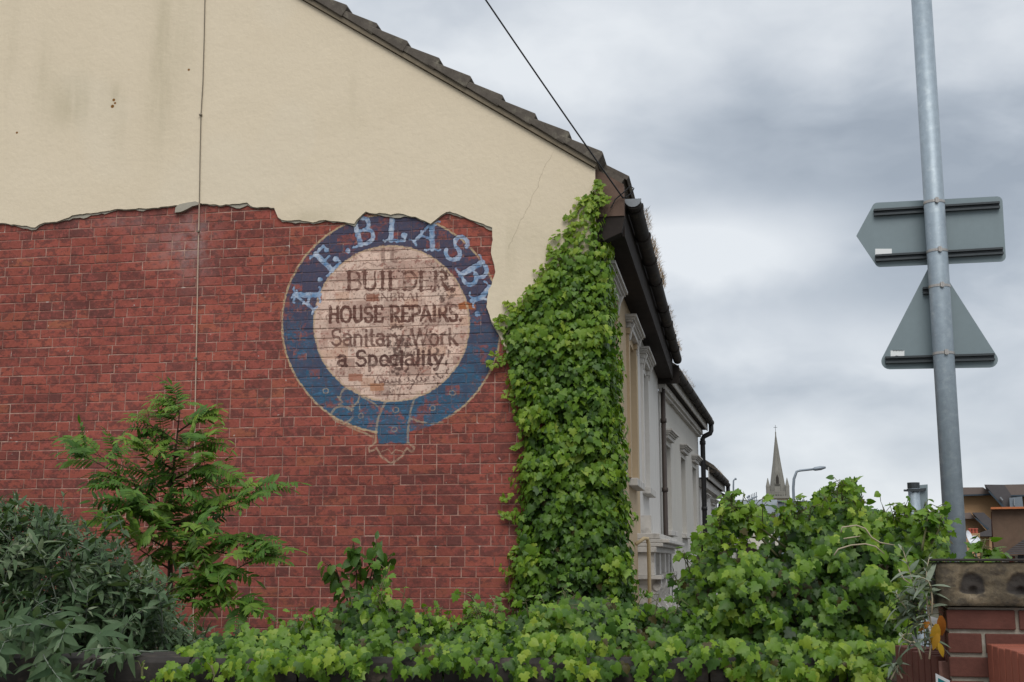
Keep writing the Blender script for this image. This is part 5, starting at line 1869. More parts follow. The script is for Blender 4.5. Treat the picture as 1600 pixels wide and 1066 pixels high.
def lump(a, b, seed, sc):
    return float(fbm(np.array([a * sc]), np.array([b * sc]), seed, 3)[0])


# --- ivy climbing the house corner
ivy = thing('ivy', (COR_X, WALL_Y - .1, GZ), 'tall bright green ivy climbing the house corner beside the cream render', 'ivy')
RGT = [(312, 940), (340, 946), (370, 946), (410, 950), (440, 954), (500, 957), (560, 961), (640, 965), (720, 970), (800, 977), (860, 983), (900, 990), (1000, 1002)]
P, T_, N_, S_, TI = [], [], [], [], []


def ivy_right(y):
    return float(np.interp(y, [q[0] for q in RGT], [q[1] for q in RGT]))


def add_leaf(p, t, n, s, ti):
    P.append(p); T_.append(t); N_.append(n); S_.append(s); TI.append(min(1, max(0, ti)))


y_ = 312.0
while y_ < 1010:
    xl, xr = ivy_left(y_), ivy_right(y_)
    zw = wall_xz(900, y_)[1]
    xl_w, xr_w = wall_xz(xl, y_)[0], at_y(xr, y_, WALL_Y + .05)[0]
    protr = max(.03, xr_w - COR_X)                     # how far the ivy stands off the front wall
    bul = .045 + .12 * min(1, (y_ - 312) / 320)         # how far it stands off the gable
    # plan curve: left edge on the gable, bulge, round the corner, back along the front wall
    cur = [(xl_w, WALL_Y - .02), (xl_w + .06, WALL_Y - .03 - bul * .55), (xl_w + (COR_X - xl_w) * .45, WALL_Y - .03 - bul), (COR_X - .02, WALL_Y - .03 - bul * .95),
           (COR_X + protr * .75, WALL_Y - .03 - bul * .4), (COR_X + protr, WALL_Y + .12), (COR_X + protr * .9, WALL_Y + .4), (COR_X + .05, WALL_Y + .75)]
    cur = np.array(cur)
    seg = np.hypot(*(cur[1:] - cur[:-1]).T)
    tot = seg.sum()
    cs = np.concatenate([[0], np.cumsum(seg)])
    step = .037 if y_ > 380 else .036
    layers = 3 if y_ > 400 else 2
    for lay in range(layers):
        s = lr.uniform(0, step)
        while s < tot:
            k = min(len(seg) - 1, int(np.searchsorted(cs, s) - 1)) if s > 0 else 0
            u = (s - cs[k]) / seg[k]
            q = cur[k] + (cur[k + 1] - cur[k]) * u
            tg = (cur[k + 1] - cur[k]) / seg[k]
            nrm = np.array([tg[1], -tg[0], 0.0])
            zz = zw + lr.uniform(-.04, .04)
            lm = lump(s, zz, 3, 4.5)
            dep = [0.0, -.055, -.11][lay] + ((lm - .5) * .22 + (lump(s, zz, 13, 11.0) - .5) * .16) * min(1, bul * 6)
            if lay == 0 and y_ > 400 and lump(s, zz, 23, 9.0) < .42:
                s += step * .8; continue
            if y_ < 420 and lr.random() < .22:
                s += step * lr.uniform(.8, 1.4); continue
            p = np.array([q[0], q[1], zz]) + nrm * (dep + lr.uniform(-.012, .012))
            if p[1] > WALL_Y - .035 and p[0] < COR_X:
                p[1] = WALL_Y - .035 - lr.uniform(0, .01)
            n = unit(nrm * 1.0 + Uv * (.42 + lr.normal(0, .22)) + np.array([lr.normal(0, .42), lr.normal(0, .3), lr.normal(0, .2)]))
            t = unit(-Uv * .9 + nrm * .30 + np.array([lr.normal(0, .45), lr.normal(0, .2), lr.normal(0, .15)]))
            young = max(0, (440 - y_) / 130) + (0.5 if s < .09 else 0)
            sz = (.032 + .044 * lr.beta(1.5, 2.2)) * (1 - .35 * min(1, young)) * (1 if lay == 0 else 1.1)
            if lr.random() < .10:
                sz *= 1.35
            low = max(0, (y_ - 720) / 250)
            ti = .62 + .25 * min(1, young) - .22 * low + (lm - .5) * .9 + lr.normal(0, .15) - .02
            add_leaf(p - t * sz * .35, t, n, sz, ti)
            s += step * lr.uniform(.75, 1.35)
    y_ += 6.2
# young sprigs creeping over the render from the left edge
for (x0, y0, x1, y1, nl) in ((905, 330, 880, 345, 5), (900, 352, 862, 372, 7), (885, 385, 852, 405, 8), (868, 405, 838, 425, 7), (860, 432, 826, 452, 8), (842, 446, 815, 470, 8), (815, 490, 788, 470, 9), (800, 500, 777, 496, 8), (790, 515, 772, 505, 6),
                             (796, 560, 768, 552, 6), (788, 566, 762, 568, 5), (925, 320, 905, 312, 6), (930, 318, 918, 308, 6), (935, 312, 942, 284, 6), (938, 300, 928, 285, 5), (944, 320, 950, 308, 5), (800, 776, 778, 778, 6), (800, 800, 785, 806, 7),
                             (815, 845, 795, 868, 7), (870, 398, 858, 380, 5), (835, 470, 806, 486, 6), (808, 610, 790, 620, 5), (812, 690, 800, 700, 4), (806, 930, 788, 925, 5)):
    a, b = at_y(x0, y0, WALL_Y - .04), at_y(x1, y1, WALL_Y - .034)
    mid = (a + b) / 2 - Uv * .02
    stems = MB()
    stems.tube([a, mid, b], [.0035, .0028, .0015], 5)
    stems.build('stem', M['greenstem'], ivy)
    for k in range(nl * 2):
        u = (k + .6) / (nl * 2)
        p = a * (1 - u) ** 2 + 2 * mid * u * (1 - u) + b * u * u + np.array([lr.uniform(-.022, .022), -.012 - lr.uniform(0, .02), lr.uniform(-.022, .022)])
        n = unit(np.array([lr.normal(0, .4), -1, .5 + lr.normal(0, .3)]))
        t = unit(np.array([lr.normal(0, .8), -.2, lr.normal(-.3, .6)]))
        add_leaf(p, t, n, lr.uniform(.030, .052), .86 + lr.normal(0, .1))
# woody stems on the wall
for k in range(16):
    xx = COR_X - lr.uniform(.02, .75)
    pts_ = []
    zt2 = wall_xz(900, 330 + 420 * abs(xx - COR_X) + lr.uniform(0, 90))[1]
    for u in np.linspace(0, 1, 9):
        pts_.append((xx * (1 - u) + (COR_X - .05 - .35 * lr.random() * (1 - u) - abs(xx - COR_X) * .25) * u + lr.normal(0, .02), WALL_Y - .04 - .03 * (1 - u), GZ + (zt2 - GZ) * u))
    stems = MB()
    stems.tube(pts_, list(np.linspace(.016, .004, 9)), 6)
    stems.build('stem', M['bark'], ivy, smooth=True)
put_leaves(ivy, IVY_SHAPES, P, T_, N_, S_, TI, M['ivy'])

# --- ivy spilling over the parapet, and the bush-like mass to its right
STRIP = [(236, 1066), (228, 1052), (252, 1030), (285, 1012), (312, 1000), (350, 992), (372, 986), (410, 984), (450, 976), (490, 972), (520, 958), (545, 940), (570, 930), (600, 932), (640, 952), (680, 968), (706, 982), (735, 975), (752, 962), (790, 968), (830, 950),
         (880, 936), (930, 936), (985, 946), (1030, 952), (1075, 948), (1110, 960), (1130, 1040), (1140, 1060), (1110, 1048), (1060, 1068), (1000, 1070), (985, 1060), (900, 1068), (860, 1056), (800, 1070), (760, 1052), (700, 1074), (650, 1060), (560, 1072), (470, 1062), (380, 1072), (345, 1058), (300, 1072)]
BUSH = [(1062, 945), (1055, 925), (1068, 900), (1090, 868), (1080, 850), (1112, 838), (1118, 800), (1140, 780), (1160, 790), (1180, 793), (1205, 800), (1212, 812), (1238, 806), (1262, 796), (1275, 772), (1292, 764), (1312, 775), (1318, 752), (1330, 745), (1342, 765), (1352, 790), (1378, 796), (1402, 808), (1432, 803),
        (1440, 800), (1470, 808), (1482, 840), (1480, 880), (1462, 900), (1452, 930), (1440, 965), (1424, 1000), (1400, 1030), (1388, 1085), (1300, 1090), (1180, 1085), (1150, 1062), (1118, 1038), (1090, 990)]


def mass(poly, d_backf, bulgef, spacing, layers, sz0, sz1, tint0, lean, holes=(), seed=1, tone=None):
    xs = [q[0] for q in poly]; ys = [q[1] for q in poly]
    for lay in range(layers):
        y = min(ys) + lr.uniform(0, spacing)
        while y < max(ys):
            x = min(xs) + lr.uniform(0, spacing)
            while x < max(xs):
                jx, jy = x + lr.normal(0, spacing * .35), y + lr.normal(0, spacing * .35)
                x += spacing
                if not in_poly(jx, jy, poly):
                    continue
                if any(((jx - hx) / hrx) ** 2 + ((jy - hy) / hry) ** 2 < 1 for hx, hy, hrx, hry in holes):
                    continue
                ed, dr = edge_dist(jx, jy, poly)
                if (ed < 7 and lr.random() < .35) or (lay == 0 and lump(jx, jy, seed + 33, 1 / 20.0) < .47):
                    continue
                lm = lump(jx, jy, seed, 1 / 42.0)
                lm2 = lump(jx, jy, seed + 9, 1 / 17.0)
                bulge = bulgef(jy) if callable(bulgef) else bulgef
                b = bulge * (1 - math.exp(-ed / 55.0)) + (lm - .5) * .55 * bulge + (lm2 - .5) * .46
                d_back = d_backf(jx, jy) if callable(d_backf) else d_backf
                d = d_back - b + lay * .085 + lr.uniform(-.02, .02)
                p = at_d(jx, jy, d)
                edge = math.exp(-ed / 30.0)
                out = Rv * (-dr[0] * edge) * -1 + Uv * (dr[1] * edge)
                out = -(Rv * dr[0] - Uv * dr[1]) * edge
                n = unit(-Fv * .85 + Uv * (.42 + lr.normal(0, .38)) + out * .6 + Rv * lr.normal(0, .42))
                t = unit(-Uv * lean + Rv * lr.normal(0, .55) - Fv * .30 + out * .35 + Uv * lr.normal(0, .25))
                sz = (sz0 + (sz1 - sz0) * lr.beta(1.5, 1.9)) * (1.25 if lr.random() < .12 else 1)
                ti = tint0 + (lm - .5) * .8 + (lm2 - .5) * .6 + lr.normal(0, .21) - lay * .03  # deeper layers tinted slightly darker: shade among the leaves put into their colour
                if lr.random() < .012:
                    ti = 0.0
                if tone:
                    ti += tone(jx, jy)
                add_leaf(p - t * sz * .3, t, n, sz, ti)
            y += spacing * .92


OWN = [None]


def sprig(g, pts, d0, d1, n, s0, s1, tint, r0=.006, droop=.5, mat_pts=None, start=.0):
    """a bare shoot along photo points with leaves on stalks"""
    own = g is None
    if own:
        g = MB()
    Q = []
    m = len(pts)
    for k in range(m):
        Q.append(at_d(pts[k][0], pts[k][1], d0 + (d1 - d0) * k / (m - 1)))
    # smooth the line
    L = [Q[0]]
    for a, b in zip(Q[:-1], Q[1:]):
        for u in (.33, .67, 1.0):
            L.append(a + (b - a) * u)
    g.tube(L, list(np.linspace(r0, r0 * .35, len(L))), 6)
    L = np.array(L)
    for k in range(n):
        u = (start + (1 - start) * (k + lr.uniform(0, .9)) / n) * (len(L) - 1)
        i = min(len(L) - 2, int(u))
        p = L[i] + (L[i + 1] - L[i]) * (u - i)
        side = unit(np.array([lr.normal(0, 1), lr.normal(0, .8), lr.normal(.1, .7)]))
        pet = side * lr.uniform(.015, .05)
        g.tube([p, p + pet], .0015, 4)
        t = unit(side * .7 - Uv * droop + lr.normal(0, .3, 3))
        n_ = unit(-Fv * .6 + Uv * .7 + lr.normal(0, .45, 3))
        add_leaf(p + pet, t, n_, lr.uniform(s0, s1) * .78, tint + lr.normal(0, .13))
    if own:
        g.build('stem', M['greenstem'], OWN[0], smooth=True)


ivp = thing('ivy', FR(5.3, -.5, ptop), 'low sheet of ivy spilling over the dark coping of the parapet', 'ivy')
OWN[0] = ivp
P, T_, N_, S_, TI = [], [], [], [], []
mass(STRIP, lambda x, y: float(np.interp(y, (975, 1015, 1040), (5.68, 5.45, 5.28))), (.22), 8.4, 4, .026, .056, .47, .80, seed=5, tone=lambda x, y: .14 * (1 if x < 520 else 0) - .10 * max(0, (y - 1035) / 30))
sprig(None, [(560, 960), (585, 935), (600, 905), (610, 880)], 5.7, 5.8, 16, .045, .07, .55)
sprig(None, [(765, 965), (748, 948), (736, 932), (728, 928)], 5.7, 5.8, 12, .035, .055, .66)
sprig(None, [(765, 965), (775, 945), (765, 930)], 5.7, 5.8, 8, .035, .055, .55)
sprig(None, [(470, 985), (478, 968), (470, 960)], 5.5, 5.5, 6, .045, .06, .6)
for k in range(30):
    x = lr.uniform(330, 1090)
    yb = float(np.interp(x, [q[0] for q in STRIP[5:28]], [q[1] for q in STRIP[5:28]]))
    h = lr.uniform(8, 26)
    dx = lr.normal(0, 9)
    sprig(None, [(x, yb + 12), (x + dx * .5, yb - h * .4), (x + dx, yb - h)], 5.62, 5.6, 6, .03, .055, .62, .003)
sprig(None, [(330, 1040), (335, 1055), (332, 1066)], 5.2, 5.2, 4, .05, .07, .7)
sprig(None, [(390, 1040), (384, 1056), (380, 1066)], 5.2, 5.2, 4, .04, .06, .7)
sprig(None, [(222, 1060), (222, 1045), (226, 1036)], 5.2, 5.2, 6, .02, .03, .7)
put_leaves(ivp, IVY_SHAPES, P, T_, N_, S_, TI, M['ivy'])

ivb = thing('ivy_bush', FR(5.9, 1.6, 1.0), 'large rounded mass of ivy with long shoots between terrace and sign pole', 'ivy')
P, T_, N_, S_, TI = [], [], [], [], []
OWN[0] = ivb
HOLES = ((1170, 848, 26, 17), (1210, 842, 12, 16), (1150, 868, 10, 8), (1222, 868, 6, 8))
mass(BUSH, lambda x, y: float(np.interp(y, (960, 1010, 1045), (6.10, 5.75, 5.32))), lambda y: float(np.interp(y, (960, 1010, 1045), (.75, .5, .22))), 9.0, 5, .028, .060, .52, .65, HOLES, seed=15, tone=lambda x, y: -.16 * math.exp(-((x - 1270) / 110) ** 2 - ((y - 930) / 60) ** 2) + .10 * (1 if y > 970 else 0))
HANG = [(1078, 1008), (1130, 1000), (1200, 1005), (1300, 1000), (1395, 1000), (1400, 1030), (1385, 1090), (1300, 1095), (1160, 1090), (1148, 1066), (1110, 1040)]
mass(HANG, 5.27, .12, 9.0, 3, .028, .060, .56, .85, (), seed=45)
for k in range(44):
    x = lr.uniform(1075, 1478)
    yb = float(np.interp(x, [1062, 1085, 1118, 1140, 1205, 1262, 1292, 1330, 1352, 1402, 1440, 1470, 1482], [925, 868, 815, 792, 806, 802, 775, 765, 796, 812, 806, 812, 845]))
    h = lr.uniform(6, 26)
    dx = lr.normal(0, 10)
    sprig(None, [(x, yb + 14), (x + dx * .5, yb - h * .4), (x + dx, yb - h)], 5.75, 5.7, 7, .035, .065, .66, .003)
sprig(None, [(1300, 830), (1318, 800), (1330, 770), (1331, 748)], 5.9, 5.9, 22, .05, .075, .62, start=.35)
sprig(None, [(1280, 830), (1290, 800), (1288, 775)], 5.9, 5.9, 14, .06, .085, .55, start=.3)
sprig(None, [(1240, 865), (1205, 838), (1180, 818), (1150, 800), (1140, 792)], 5.8, 5.7, 34, .04, .07, .70, start=.35)
sprig(None, [(1215, 870), (1190, 842), (1165, 838), (1150, 845), (1137, 850)], 5.8, 5.7, 20, .04, .065, .70, start=.4)
sprig(None, [(1140, 880), (1128, 850), (1122, 825), (1130, 805)], 5.8, 5.7, 20, .04, .06, .68, start=.2)
sprig(None, [(1235, 860), (1225, 830), (1230, 812)], 5.8, 5.8, 14, .045, .07, .62)
sprig(None, [(1440, 860), (1446, 830), (1450, 806), (1456, 798)], 5.6, 5.6, 20, .06, .09, .58, start=.25)
sprig(None, [(1455, 850), (1466, 830), (1470, 806)], 5.6, 5.6, 12, .06, .085, .50, start=.2)
sprig(None, [(1535, 885), (1534, 860), (1540, 842)], 4.95, 4.95, 22, .045, .075, .50, start=.1)
sprig(None, [(1545, 885), (1556, 868), (1566, 858)], 4.95, 4.95, 12, .045, .07, .48, start=.1)
sprig(None, [(1500, 890), (1516, 876), (1528, 870)], 4.95, 4.95, 10, .04, .06, .45, start=.1)
sprig(None, [(1085, 905), (1066, 905), (1058, 915)], 5.8, 5.8, 10, .04, .06, .45)
vine = MB()
for pts_ in ([(1303, 868), (1310, 858), (1330, 852), (1352, 850), (1368, 854), (1382, 866)], [(1314, 832), (1316, 824), (1338, 821), (1352, 826), (1362, 840), (1375, 848), (1398, 852)], [(1318, 842), (1330, 840), (1344, 838)], [(1404, 890), (1412, 905), (1422, 912)]):
    Q = [at_d(x, y, 5.32) for x, y in pts_]
    vine.tube(Q, [.0034] * (len(Q) - 1) + [.002], 6)
vine.build('bare_runner', M['palestem'], ivb, smooth=True)
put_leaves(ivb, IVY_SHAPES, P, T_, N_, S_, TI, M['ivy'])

# --- buddleia at lower left, silvery sprig of another by the pier
LANCE = [leaf_lance(.22, .30, 4, .15), leaf_lance(.17, .5, 4, .2), leaf_lance(.21, .15, 4, .12), leaf_lance(.16, .7, 4, .25), leaf_lance(.2, -.1, 4, .3)]


def shoot(g, base, tip, n_pairs, s, tint, droop=.3):
    """curved stem with opposite leaf pairs, smaller to the tip"""
    base, tip = np.asarray(base, float), np.asarray(tip, float)
    ax = unit(tip - base)
    mid = (base + tip) / 2 + Uv * .05 + lr.normal(0, .03, 3)
    B = lambda u: base * (1 - u) ** 2 + 2 * mid * u * (1 - u) + tip * u * u
    g.tube([B(u) for u in np.linspace(0, 1, 6)], list(np.linspace(.0036, .0015, 6)), 5)
    side = unit(np.cross(ax, unit(lr.normal(0, 1, 3))))
    for k in range(n_pairs):
        u = .25 + .75 * (k + .5) / n_pairs
        p = B(u)
        tg = unit(B(min(1, u + .05)) - B(u - .05))
        side = unit(np.cross(tg, side) + lr.normal(0, .2, 3))
        sz = s * (1.05 - .75 * max(0, u - .55) / .45) * lr.uniform(.8, 1.15)
        for sg in (-1, 1):
            spread = .95 - .65 * max(0, u - .6) / .4
            t = unit(side * sg * spread + tg * (.55 + (1 - spread)) - Uv * droop * lr.uniform(.3, 1.2))
            n = unit(tg * .8 + Uv * .6 + lr.normal(0, .25, 3))
            add_leaf(p, t, n, sz, tint + (.30 if u > .88 else 0) + lr.normal(0, .12))


BUD = [(-60, 780), (0, 768), (25, 764), (50, 782), (85, 788), (112, 805), (150, 830), (190, 845), (225, 870), (250, 900), (280, 940), (305, 955), (322, 985), (305, 1000), (265, 1010), (240, 1020), (205, 1010), (172, 1015), (165, 1035), (140, 1066), (-60, 1090)]
bud = thing('buddleia', FR(6.6, -2.9, 0.2), 'grey green buddleia shrub with pointed leaves in front of the brick wall', 'shrub')
P, T_, N_, S_, TI = [], [], [], [], []
stems = MB()
for lay, (dd, cnt) in enumerate(((6.1, 165), (6.45, 160), (6.8, 140), (7.1, 110))):
    made = 0
    tries = 0
    while made < cnt and tries < 4000:
        tries += 1
        x, y = lr.uniform(-60, 325), lr.uniform(776, 1080)
        if not in_poly(x, y, BUD):
            continue
        ed, dr = edge_dist(x, y, BUD)
        d = dd - .25 * (1 - math.exp(-ed / 60)) + lr.uniform(-.12, .12)
        tip = at_d(x, y, d)
        up = .55 + .6 * math.exp(-ed / 40.0)
        dirn = unit(Uv * up + Rv * lr.normal(.15, .55) - Fv * lr.uniform(-.1, .8) + (-(Rv * dr[0] - Uv * dr[1])) * math.exp(-ed / 40.0) * .3)
        L = lr.uniform(.22, .38)
        lm = lump(x, y, 31, 1 / 45.0)
        shoot(stems, tip - dirn * L, tip, int(lr.integers(5, 8)), lr.uniform(.075, .120), .58 + (lm - .5) * .9 + lr.normal(0, .10))
        made += 1
for (x0, y0, x1, y1, d) in ((98, 870, 100, 772, 6.7), (165, 860, 165, 790, 6.7), (210, 900, 182, 800, 6.9), (30, 840, 22, 772, 6.3), (60, 860, 48, 790, 6.4), (250, 930, 300, 880, 6.7), (0, 850, 8, 782, 6.5), (130, 880, 128, 812, 6.6)):
    shoot(stems, at_d(x0, y0, d), at_d(x1, y1, d - .05), 6, .10, .55)
for k in range(46):
    x, y = lr.uniform(-50, 175), lr.uniform(985, 1085)
    if x > 110 and y < 1000:
        continue
    tip = at_d(x, y, lr.uniform(4.95, 5.35))
    dirn = unit(-Fv * .8 + Rv * lr.normal(.2, .5) - Uv * lr.uniform(-.2, .4))
    shoot(stems, tip - dirn * .3, tip, 6, lr.uniform(.07, .105), .50 + lr.normal(0, .12))
for k in range(34):
    x, y = lr.uniform(190, 330), lr.uniform(880, 1010)
    if y < 880 + (x - 215) * .9:
        continue
    tip = at_d(x, y, lr.uniform(5.7, 6.3))
    dirn = unit(Uv * .5 + Rv * lr.normal(.2, .5) - Fv * lr.uniform(-.1, .6))
    shoot(stems, tip - dirn * .3, tip, 6, lr.uniform(.07, .105), .52 + lr.normal(0, .12))
for k in range(14):
    a = FR(6.7 + lr.uniform(-.1, .3), -2.9 + lr.normal(0, .25), .15)
    b = at_d(lr.uniform(-40, 270), lr.uniform(850, 1000), lr.uniform(6.4, 7.0))
    mbx = MB(); mbx.tube([a, (a + b) / 2 + Uv * .1, b], [.013, .009, .005], 6)
    mbx.build('branch', M['bark'], bud, smooth=True)
stuff(stems.build('twigs', M['silverstem'], bud, smooth=True))
put_leaves(bud, LANCE, P, T_, N_, S_, TI, M['bud'])

bs = thing('buddleia_seedling', at_d(1452, 1000, 4.6), 'silvery leaved buddleia seedling with a few orange leaves beside the stone cap', 'shrub')
P, T_, N_, S_, TI = [], [], [], [], []
NARROW = [leaf_lance(.15, .35, 5, .2), leaf_lance(.13, .6, 5, .2), leaf_lance(.17, .2, 5, .15)]
for (x0, y0, x1, y1, d, npair, s, ti) in ((1464, 1012, 1452, 870, 4.35, 9, .085, .75), (1455, 1000, 1410, 856, 4.45, 9, .095, .72), (1450, 985, 1400, 925, 4.45, 7, .08, .6), (1456, 960, 1432, 905, 4.3, 6, .08, .75),
                                       (1446, 1015, 1440, 975, 4.3, 5, .05, .7), (1410, 1060, 1398, 1040, 4.4, 5, .06, .65), (1438, 1010, 1425, 990, 4.3, 5, .05, .8), (1392, 1062, 1402, 1046, 4.4, 4, .06, .55), (1440, 990, 1395, 968, 4.5, 7, .075, .55), (1448, 955, 1418, 940, 4.45, 6, .08, .55),
                                       (1452, 990, 1425, 950, 4.4, 6, .08, .5), (1460, 940, 1440, 890, 4.4, 6, .075, .7), (1440, 1030, 1420, 1010, 4.3, 5, .06, .45), (1452, 1030, 1440, 1000, 4.3, 5, .06, .5)):
    stems = MB()
    shoot(stems, at_d(x0, y0, d), at_d(x1, y1, d), npair, s, ti, .5)
    stems.build('stem', M['palestem'], bs, smooth=True)
put_leaves(bs, NARROW, P, T_, N_, S_, TI, M['silverbud'])
yl = [((1470, 962, 4.28), (.05, .2, -1), .075, .1), ((1464, 975, 4.28), (-.2, .1, -1), .085, .75), ((1458, 985, 4.3), (.2, .1, -1), .07, .9), ((1466, 990, 4.27), (-.35, 0, -1), .06, .6), ((1452, 972, 4.3), (-.7, .1, -.6), .05, .2), ((1467, 1005, 4.27), (.3, 0, -1), .05, .9)]
put_leaves(bs, [leaf_lance(.22, .2)], [at_d(*q[0]) for q in yl], [q[1] for q in yl], [(-.1 + .2 * k / 5, -1, .25) for k in range(6)], [q[2] for q in yl], [q[3] for q in yl], M['autumn'], 'autumn_leaf')

# --- young ash with feathery leaves in front of the bricks
ash = thing('ash_sapling', FR(8.2, -2.6, -.6), 'young tree with feathery compound leaves against the red bricks', 'tree')
P, T_, N_, S_, TI = [], [], [], [], []
trunk = MB()
D0 = 8.25
tr_pts = [(262, 1020), (266, 960), (266, 880), (264, 800), (270, 740), (276, 690), (280, 650), (282, 632)]
trunk.tube([at_d(x, y, D0) for x, y in tr_pts], [.024, .022, .018, .014, .010, .007, .004, .003], 8)
trunk.build('trunk', M['bark'], ash, smooth=True)
br_ = MB()
fronds = []


def branch(pts, d0, d1, r0=.007):
    Q = [at_d(x, y, d0 + (d1 - d0) * k / (len(pts) - 1)) for k, (x, y) in enumerate(pts)]
    bb = MB(); bb.tube(Q, list(np.linspace(r0, .0025, len(Q))), 6)
    bb.build('branch', M['bark'], ash, smooth=True)
    return Q


BR = [([(267, 800), (230, 770), (190, 745), (150, 722), (128, 712)], 8.25, 8.0), ([(268, 780), (225, 740), (175, 722), (140, 706)], 8.25, 8.5), ([(268, 820), (310, 810), (350, 795), (395, 780)], 8.25, 7.9), ([(266, 845), (320, 835), (370, 840), (400, 850)], 8.25, 8.0),
      ([(270, 735), (240, 712), (222, 700)], 8.25, 8.0), ([(273, 715), (300, 700), (318, 695)], 8.25, 8.1), ([(276, 690), (250, 672), (232, 664)], 8.25, 8.2), ([(278, 675), (300, 660), (316, 655)], 8.25, 8.2), ([(266, 880), (310, 880), (345, 890)], 8.25, 7.9), ([(266, 860), (230, 840), (195, 815)], 8.25, 7.9),
      ([(266, 870), (330, 860), (385, 872), (425, 868)], 8.25, 7.8), ([(266, 900), (320, 890), (360, 895), (400, 872)], 8.25, 7.7), ([(266, 920), (310, 925), (350, 938), (385, 948)], 8.25, 7.8), ([(266, 890), (235, 870), (205, 850)], 8.25, 7.8), ([(267, 840), (240, 815), (215, 790)], 8.25, 7.8),
      ([(268, 800), (320, 790), (370, 775), (425, 765)], 8.25, 8.0), ([(267, 820), (240, 790), (215, 770), (190, 765)], 8.25, 7.9), ([(270, 750), (300, 735), (325, 725)], 8.25, 8.0), ([(266, 880), (290, 850), (310, 820)], 8.25, 7.8), ([(266, 940), (290, 935), (320, 950)], 8.25, 7.9),
      ([(266, 830), (220, 800), (175, 790)], 8.25, 8.1), ([(266, 905), (300, 910), (330, 930)], 8.25, 7.9), ([(267, 790), (310, 770), (340, 762)], 8.25, 8.4)]
for pts_, d0, d1 in BR:
    Q = branch(pts_, d0, d1)
    m = len(Q)
    for k in range(1, m):
        for r_ in range(4 if k < m - 1 else 5):
            fronds.append((Q[k] * (1 - .3 * lr.random()) + Q[k - 1] * 0 + Q[k - 1] * .0 if False else Q[k] + (Q[k - 1] - Q[k]) * lr.uniform(0, .6), unit(Q[k] - Q[k - 1]), 0))
for (x, y) in ((282, 632), (280, 645), (278, 660), (276, 690), (272, 715), (270, 740), (267, 770), (266, 800), (266, 830), (266, 850), (266, 880)):
    for r_ in range(6):
        a_ = lr.uniform(0, 2 * math.pi)
        fronds.append((at_d(x, y, D0), unit(Rv * math.cos(a_) - Fv * math.sin(a_) + Uv * .3), 0))
for (p, dr_, _) in fronds:
    px_, py_, _z = project(p)
    dirn = unit(dr_ * .7 + Rv * lr.normal(0, .6) - Fv * (.25 + lr.normal(0, .4)) + Uv * lr.normal(.26, .36))
    L = lr.uniform(.20, .31) * (.8 if py_[0] < 690 else 1)
    tip = p + dirn * L - Uv * .04
    mid = p + dirn * L * .5 + Uv * .03
    B = lambda u: p * (1 - u) ** 2 + 2 * mid * u * (1 - u) + tip * u * u
    br_.tube([B(0), B(.35), B(.7), B(1)], .0016, 4)
    up = unit(Uv * .8 - Fv * .45 + lr.normal(0, .25, 3))
    sd = unit(np.cross(dirn, up))
    base_t = .56 + (.38 if py_[0] < 705 and lr.random() < .6 else 0) + lr.normal(0, .14) + (lump(px_[0], py_[0], 51, 1 / 40.) - .5) * .8
    npair = int(lr.integers(6, 10))
    for k in range(npair):
        u = .18 + .76 * k / npair
        q = B(u)
        tg = unit(B(u + .03) - B(u - .03))
        for sg in (-1, 1):
            add_leaf(q, unit(sd * sg + tg * .55 - Uv * lr.uniform(0, .3)), unit(up + lr.normal(0, .15, 3)), L * lr.uniform(.24, .31), base_t + lr.normal(0, .07))
    add_leaf(B(1), unit(tg - Uv * .1), up, L * .28, base_t)
stuff(br_.build('twigs', M['greenstem'], ash, smooth=True))
put_leaves(ash, [leaf_lance(.17, .18, 3, .12), leaf_lance(.19, .10, 3, .1), leaf_lance(.15, .3, 3, .15)], P, T_, N_, S_, TI, M['ash'], 'leaflet')

# --- small sapling by the middle of the wall
sap = thing('sapling', FR(8.0, -.95, -.3), 'small broad leaved sapling standing alone against the lower brickwork', 'tree')
P, T_, N_, S_, TI = [], [], [], [], []
st_ = MB()
for pts_, n in (([(560, 990), (558, 930), (556, 880), (553, 852)], 22), ([(560, 990), (575, 920), (585, 880), (588, 845)], 20), ([(560, 985), (540, 930), (525, 890), (508, 880)], 16), ([(560, 985), (580, 910), (600, 880), (612, 868)], 10), ([(562, 985), (545, 955), (528, 960), (518, 962)], 10)):
    st_ = MB()
    sprig(st_, pts_, 8.0, 7.9, int(n * 1.4), .08, .13, .52, .007, .75, start=.25)
    st_.build('stem', M['bark'], sap, smooth=True)
put_leaves(sap, [leaf_lance(.30, .25, 4), leaf_lance(.26, .4, 4), leaf_heart(.25)], P, T_, N_, S_, TI, M['sap'])

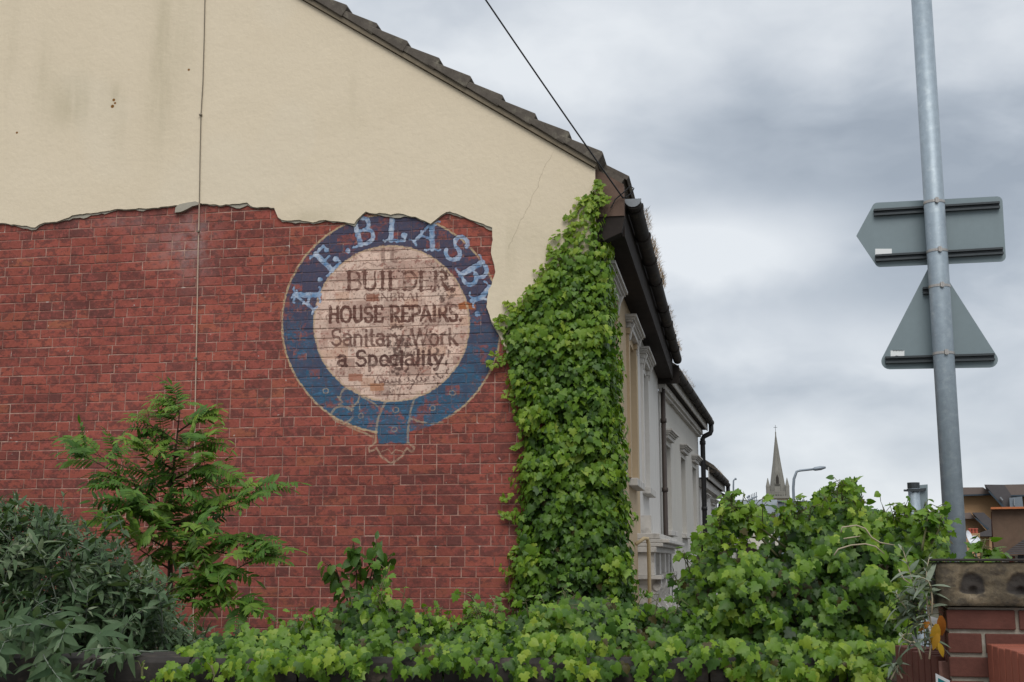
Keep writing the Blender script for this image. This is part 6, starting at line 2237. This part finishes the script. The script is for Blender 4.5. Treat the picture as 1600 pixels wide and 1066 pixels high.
# --- dry grass and moss in the gutters
P, T_, N_, S_, TI = [], [], [], [], []
for (PF, s0, s1, o_, z_, n) in ((PA, .5, 3.8, .30, 4.46, 3200), (PB, .1, 3.9, .30, 4.46, 900), (PC, .1, 2.0, .30, 4.29, 260), (PD, .1, 2.0, .28, 3.36, 80)):
    for k in range(n):
        s = lr.uniform(s0, s1)
        d_ = lump(s * 1.0, z_, 61, 2.2)
        if lr.random() > (d_ - .30) * 2.2:
            continue
        p = PF(s, o_ + lr.uniform(.0, .075), z_)
        add_leaf(p, unit(Uv * .8 + PF.o * abs(lr.normal(.15, .35)) + PF.d * lr.normal(0, .4)), unit(lr.normal(0, 1, 3)), lr.uniform(.02, .065), lr.random())
gr_root = thing('grass_tufts', PA(.5, .3, 4.46), 'dry brown grass sprouting along the old roof gutters', 'grass')
gr_root['kind'] = 'stuff'
put_leaves(gr_root, [leaf_lance(.035, .5, 3, 0), leaf_lance(.03, .9, 3, 0)], P, T_, N_, S_, TI, M['drygrass'], 'blade', 0, 'grass_blades')

# --- far tree
ft = thing('tree', FR(150, 46.5, GZ), 'small rounded green tree far off left of the grey posts', 'tree')
tb = at_d(1397, 815, 150)
g = MB(); g.tube([(tb[0], tb[1], GZ), (tb[0], tb[1], tb[2] - 1.0), (tb[0] + .3, tb[1], tb[2] + .5)], [.3, .2, .08], 7); g.build('trunk', M['bark'], ft, smooth=True)
P, T_, N_, S_, TI = [], [], [], [], []
for k in range(700):
    v = unit(lr.normal(0, 1, 3)) * lr.uniform(.6, 1.0) ** .5
    p = tb + Rv * v[0] * 2.3 + Fv * v[1] * 2.0 + Uv * (v[2] * 2.4 - 1.2 + .25 * math.sin(v[0] * 5))
    add_leaf(p, unit(lr.normal(0, 1, 3)), unit(v + lr.normal(0, .4, 3) + Uv * .4), lr.uniform(.25, .45), .45 + v[2] * .2 + lr.normal(0, .2))
put_leaves(ft, [leaf_heart()], P, T_, N_, S_, TI, M['ivydull'], 'leaf', 0, 'crown')
